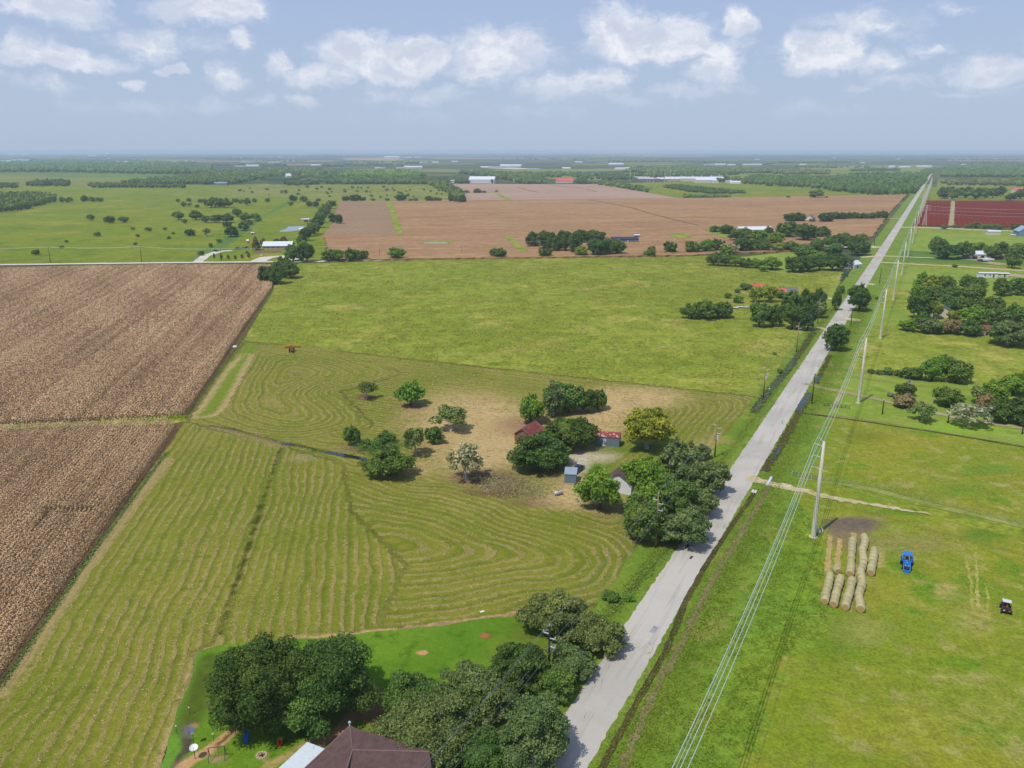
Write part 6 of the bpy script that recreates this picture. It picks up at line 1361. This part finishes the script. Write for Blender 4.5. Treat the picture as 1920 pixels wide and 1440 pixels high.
# brown fence of the white roofed house
x, y = G(476, 475); x2, y2 = G(527, 474); fn = empty('board_fence', ((x + x2) / 2, (y + y2) / 2, 0), math.atan2(y2 - y, x2 - x), 'brown board fence in front of the white roofed house', 'fence')
lh = math.hypot(x2 - x, y2 - y) / 2; MB().box(-lh, lh, -.05, .05, .05, 1.9).build('board_panel', paint_mat('fence_boards', S(182, 142, 104), .9), fn)
pst = MB().box(-.08, .08, -.14, -.06, 0, 2.0).build('post', paint_mat('post_wood', S(150, 112, 80), .9), fn); pst.location.x = -lh
for k in range(1, 9): c = pst.copy(); COL.objects.link(c); c.parent = fn; c.location.x = -lh + 2 * lh * k / 8
x, y = G(465, 457); rt = empty('play_tower', (x, y, 0), 0, 'small red and white play tower in the yard of the white roofed house', 'play tower'); MB().box(-.8, .8, -.8, .8, 0, 2.6).build('tower', paint_mat('orange_red', S(216, 96, 70), .7), rt); MB().prism([(-1, 2.6), (0, 3.6), (1, 2.6)], -1, 1).build('roof', WHT, rt)

# far away: white barn, industrial yard, water tower, town specks
house('big white barn beyond the pale ripe field', 905, 343.5, 62, 34, 9, 7, -8, W_WHITE, R_WHITE, 'barn', 'barn', None)
house('small white house left of the big white barn', 846, 343, 14, 12, 5, 3, 20, W_WHITE, R_WHITE, 'house', 'house', None)
house('small grey house far left of the big white barn', 831, 343, 12, 12, 5, 3, 40, W_WHITE, R_DSH, 'house', 'house', None)
house('large coral red roofed house beyond the ripe field', 1058, 343, 40, 24, 5, 6, 0, W_CREAM, R_RED, 'house', 'house', None)
house('long grey low barn between the white barn and the red roof', 975, 342, 34, 14, 5, 3, 0, W_TAN, R_GREY, 'barn', 'barn', None)
house('grey metal barn below the left distant wood', 415, 347.5, 28, 12, 5, 2, 0, W_GREY, R_GREY, 'barn', 'barn', None)
house('white tall house beside the left distant plantation', 541, 335, 14, 14, 8, 6, 30, W_WHITE, R_WHITE, 'house', 'house', None)
FB = []
for (px, py, w, lb) in [(340, 343.6, 70, 0)]: pass
far = [(15,304.5,150,0),(40,303.5,200,1),(22,290.5,160,0),(48,290.5,190,0),(65,298,60,0),(173,292,170,0),(232,305.5,130,0),(264,306.5,110,1),(205,297,20,0),(296,306,40,0),(332,303.5,80,1),(352,303,60,0),(358,302.5,50,0),(385,292,60,0),(450,312,70,1),(474,311.5,90,0),(465,304,120,1),(515,304.5,110,1),(592,310,60,0),
       (735,296,220,0),(765,295.5,120,0),(783,295,100,0),(712,316,60,1),(708,315.5,30,0),(752,315.5,60,1),(775,315,110,0),(785,304,60,0),(795,304.5,70,1),(817,304.5,60,0),(853,303,60,0),(912,314,70,0),(930,315,90,1),(958,313,140,0),(1000,318,60,1),(1085,304,70,0),(1062,316,50,0),(1155,309,110,0),(1166,316,60,1),(1176,316,30,0),
       (1162,317,60,0),(1208,318,60,0),(1280,320.5,20,0),(1330,310,80,1),(1350,309,80,0),(1371,309.5,60,0),(1400,309,60,0),(1418,309,80,0),(1505,309,50,0),(1420,299,60,0),(1335,313.5,90,1),(1565,296,60,0),(1555,304,50,0),(1590,303,60,1),(1617,305,40,0),(1684,298,50,0),(1696,313.5,70,0),(1730,313,80,0),(1737,312.5,70,0),
       (1672,313,40,0),(1807,310,40,0),(1836,309,40,0),(1820,317.5,30,0),(1843,317,50,0),(1812,298,50,0),(1818,297.5,30,0),(1892,316,30,0),(1341,343,20,1),(1378,344,34,0),(1366,342.5,22,1)]
fb0 = {}
def farb(k, big):
    e = empty('far_building'); W, D, h, rh = .5, .26, .075, .05
    MB().prism([(-D, 0), (D, 0), (D, h), (0, h + rh), (-D, h)], -W, W).build('wall', (W_WHITE, W_CREAM)[k], e)
    MB().prism([(-D - .01, h - .003), (0, h + rh + .002), (D + .01, h - .003), (D + .01, h + .006), (0, h + rh + .011), (-D - .01, h + .006)], -W - .01, W + .01).build('roof', (R_WHITE, R_GREY)[k], e); return e
far.sort()
for i, (px, py, w, k) in enumerate(far):
    key = k
    if key not in fb0: fb0[key] = farb(k, 0); o = fb0[key]
    else: o = copy_tree(fb0[key])
    x, y = G(px, py + .7); hs = max(1.0, 9 / (w * .125)) if w < 72 else 1.0
    o.location = (x, y, 0); w *= .72; hs = max(hs, 6 / (w * .125)); o.scale = (w, w * .7, w * hs); o.rotation_euler = (0, 0, rnd.uniform(-.15, .15))
    nth = ('' if i < 30 else ('' if i < 60 else ''))
    a = i // 25; zone = ('left', 'middle', 'right')[min(a, 2)]; j = i - a * 25
    tag(o, f"pale distant {'hall' if w > 90 else 'building'}, {ORD[j]} from the left in the {zone} third of the horizon", 'building', 'pale buildings near the horizon')
for i, (px, py) in enumerate([(204, 300)]):
    x, y = G(px, py + 1.2); wt = empty('water_tower', (x, y, 0), 0, 'white water tower on the left horizon', 'water tower'); MB().tube([(0, 0, 0), (0, 0, 44)], [3, 2.2], 12).build('column', WHT, wt); MB().ball((0, 0, 50), (13, 13, 8), 16, 10).build('tank', WHT, wt, True)
# far industrial yard with masts
for i, (px, py) in enumerate([(1200, 338), (1204, 337), (1210, 339), (1225, 338), (1232, 340), (1245, 338), (1222, 341), (1258, 340)]):
    house(f'low rusty industrial block, {ORD[i]} built in the far yard', px, py, 40, 14, 6, 2, rnd.uniform(-10, 10), W_TAN if i % 2 else W_GREY, R_WHITE if i % 3 else R_RUST, 'industrial building', 'industrial_building', None, group='industrial blocks of the far yard')
for i, px in enumerate([1181, 1213, 1218, 1225, 1246, 1256, 1264]):
    x, y = G(px, 342); m_ = empty('mast', (x, y, 0), 0, f'thin white mast, {ORD[i]} from the left in the far yard', 'mast', 'masts of the far yard'); MB().tube([(0, 0, 0), (0, 0, 30)], [.7, .3], 5).build('shaft', STEEL, m_); MB().box(-2, 2, -.4, .4, 28, 29).build('lamp_bar', STEEL, m_)
for (px, py, w, d, lb) in [(1300, 339.5, 150, 40, 'long pale warehouse in the far industrial yard'), (1322, 343, 50, 26, 'pale warehouse at the right of the far yard')]:
    house(lb, px, py, w, d, 7, 4, 0, W_CREAM, R_WHITE, 'warehouse', 'warehouse', None)

# ---------------------------------------------------------------- small roadside and field things
PIPE = paint_mat('pale_pipe', S(214, 210, 200), .7)
for i, (px, py) in enumerate([(1411, 925), (1416, 926)]):
    x, y = G(px, py); c = empty('culvert_pipe', (x, y, 0), R_(-27), ('white culvert pipe end in the ditch, left one', 'white culvert pipe end in the ditch, right one')[i], 'pipe', 'culvert pipe ends'); MB().tube([(0, -.8, .35), (0, .8, .35)], .3, 12).build('pipe', PIPE, c); MB().tube([(0, -.82, .35), (0, -.8, .35)], .24, 12).build('pipe_mouth', DKDOOR, c)
x, y = G(1443, 903); cl = empty('drain_culvert', (x, y, 0), R_(-27), 'green and grey culvert under the gravel drive', 'culvert'); MB().tube([(0, -3, .2), (0, 2.4, .2)], .35, 10).build('pipe', LGREY, cl); MB().tube([(0, 2.2, .2), (0, 2.6, .2)], .42, 10).build('collar', paint_mat('green_collar', S(70, 120, 96), .7), cl)
def fence(pts, label, n, h=1.2, mat=None, rails=3, rr=.018, group=None):
    g = [Vector((*G(*q), 0)) for q in pts]; e = empty('field_fence', g[0], 0, label, 'fence', group); tot = sum((b - a).length for a, b in zip(g, g[1:])); mt = mat or PBARK
    def at(s):
        for a, b in zip(g, g[1:]):
            l_ = (b - a).length
            if s <= l_: return a.lerp(b, s / l_) - g[0]
            s -= l_
        return g[-1] - g[0]
    p_ = MB().tube([(0, 0, 0), (0, 0, h)], .055, 6).build('post', mt, e)
    for k in range(1, n): c = p_.copy(); COL.objects.link(c); c.parent = e; q = at(tot * k / (n - 1)); c.location = q
    w = MB()
    for z in range(rails): w.tube([tuple(p - g[0] + Vector((0, 0, h * (z + 1) / (rails + .3)))) for p in g], rr, 4, False)
    w.build('fence_wire', DGREY, e)
fence([(1502, 774), (1600, 787), (1760, 811), (1920, 838), (2100, 866)], 'wire fence along the near side of the front lawn', 46)
fence([(1484, 893), (1640, 916), (1760, 947), (1920, 985), (2050, 1020)], 'wire fence between the gravel drive and the hay meadow', 44)
fence([(1560, 691), (1692, 711), (1830, 722)], 'wire fence behind the front lawn below the thicket', 26)
fence([(0, 493), (380, 487.5)], 'wire fence along the left pasture by the county road', 40)
fence([(1455, 755), (1420, 790)], 'short post fence at the ditch by the property corner', 3)
fence([(1545, 762), (1593, 767)], 'low dark loading pen fence under the power wires', 7, 1.1, BLKP, 3, .05)
fence([(1485, 893), (1533, 902)], 'pipe gate at the start of the gravel drive', 5, 1.3, LGREY, 3, .04)
for (px, py, lb, m_) in [(1442, 735, 'white mailbox by the left ditch', WHT), (1466, 795, 'small teal marker at the right road edge', paint_mat('teal', S(60, 190, 150), .5)), (1564, 655, 'blue sign under the round roadside tree', SLB), (1598, 582, 'blue sign on a post by the second dark tree', SLB)]:
    x, y = G(px, py); e = empty('mailbox' if 'mail' in lb else 'road_marker', (x, y, 0), R_(-27), lb, 'mailbox' if 'mail' in lb else 'marker'); MB().tube([(0, 0, 0), (0, 0, 1.0)], .05, 6).build('post', DGREY, e)
    k_ = MB(); k_.prism([(-.25, 1.0), (.25, 1.0), (.25, 1.2), (.15, 1.32), (-.15, 1.32), (-.25, 1.2)], -.14, .14); k_.build('box' if 'mail' in lb else 'plate', m_, e)
# flagpole
x, y = G(1699, 745); fg = empty('flagpole', (x, y, 0), 0, 'tall thin flagpole standing between the dark and brownish trees', 'flagpole'); MB().tube([(0, 0, 0), (0, 0, 5.6)], [.06, .035], 7).build('pole', LGREY, fg); MB().ball((0, 0, 5.68), .09, 8, 5).build('finial', YEL, fg)
fl = MB()
def fpt(u, v): return (.04 + 1.75 * u, .12 * math.sin(u * 6), 5.5 - .95 * v - .45 * u)
def fgrid(u0, u1, v0, v1, n):
    m = MB()
    for k in range(n): a, b = u0 + (u1 - u0) * k / n, u0 + (u1 - u0) * (k + 1) / n; m.poly([fpt(a, v0), fpt(b, v0), fpt(b, v1), fpt(a, v1)])
    return m
fw = fgrid(0, 1, 0, 1, 10).build('flag', WHT, fg)
for k in range(7):
    v0, v1 = 2 * k / 13, (2 * k + 1) / 13; m = fgrid(.4 if v1 < .54 else 0, 1, v0, v1, 10)
    for s in (-.006, .006): 
        q = MB(); q.v = [(a, b + s, c) for a, b, c in m.v]; q.f = list(m.f); q.build('stripe', bpy.data.materials.get('flag_red') or paint_mat('flag_red', S(190, 60, 70), .7), fw)
for s in (-.007, .007):
    m = fgrid(0, .4, 0, .54, 5); m.v = [(a, b + s, c) for a, b, c in m.v]; m.build('canton', NAVY, fw)
# cable spool at the first steel pole
x, y = G(1536, 1000); cs_ = empty('cable_spool', (x, y, 0), R_(30), 'pale wooden drum beside the foot of the nearest steel pole', 'spool'); MB().tube([(-.35, 0, .6), (.35, 0, .6)], .32, 12).build('drum', WOODP, cs_)
for s in (-.4, .4): MB().tube([(s - .05, 0, .6), (s + .05, 0, .6)], .6, 16).build('flange', PIPE, cs_)
# brush pile
for i in range(14):
    x, y = G(rnd.uniform(905, 985), rnd.uniform(900, 922)); lbm = MB(); a = rnd.uniform(0, 6.28); l_ = rnd.uniform(.8, 2.2)
    lbm.tube([(0, 0, .08), (l_ * .5 * math.cos(a), l_ * .5 * math.sin(a), .2), (l_ * math.cos(a + .3), l_ * math.sin(a + .3), .12)], [.07, .05, .02], 5)
    o = lbm.build('fallen_branch', PBARK); o.location = (x, y, 0); tag(o, 'bleached branch lying on the brown brush patch', 'branch', 'branches on the brush patch')
# cars far on the road verge, cattle-like specks left out

# ---------------------------------------------------------------- haze
def haze(density):
    m = bpy.data.materials.new('haze_air'); m.use_nodes = True; nt = m.node_tree
    for n in list(nt.nodes):
        if n.type != 'OUTPUT_MATERIAL': nt.nodes.remove(n)
    v = nt.nodes.new('ShaderNodeVolumePrincipled'); v.inputs['Color'].default_value = (.66, .79, .97, 1); v.inputs['Density'].default_value = density; v.inputs['Anisotropy'].default_value = .1
    nt.links.new(v.outputs[0], nt.nodes['Material Output'].inputs['Volume'])
    r = 24500; o = MB().box(-r, r, -r, r, -1, 78).build('haze', m); o['kind'] = 'stuff'; o['label'] = 'thin blue summer haze over the plain'; o['category'] = 'haze'
haze(HAZE)
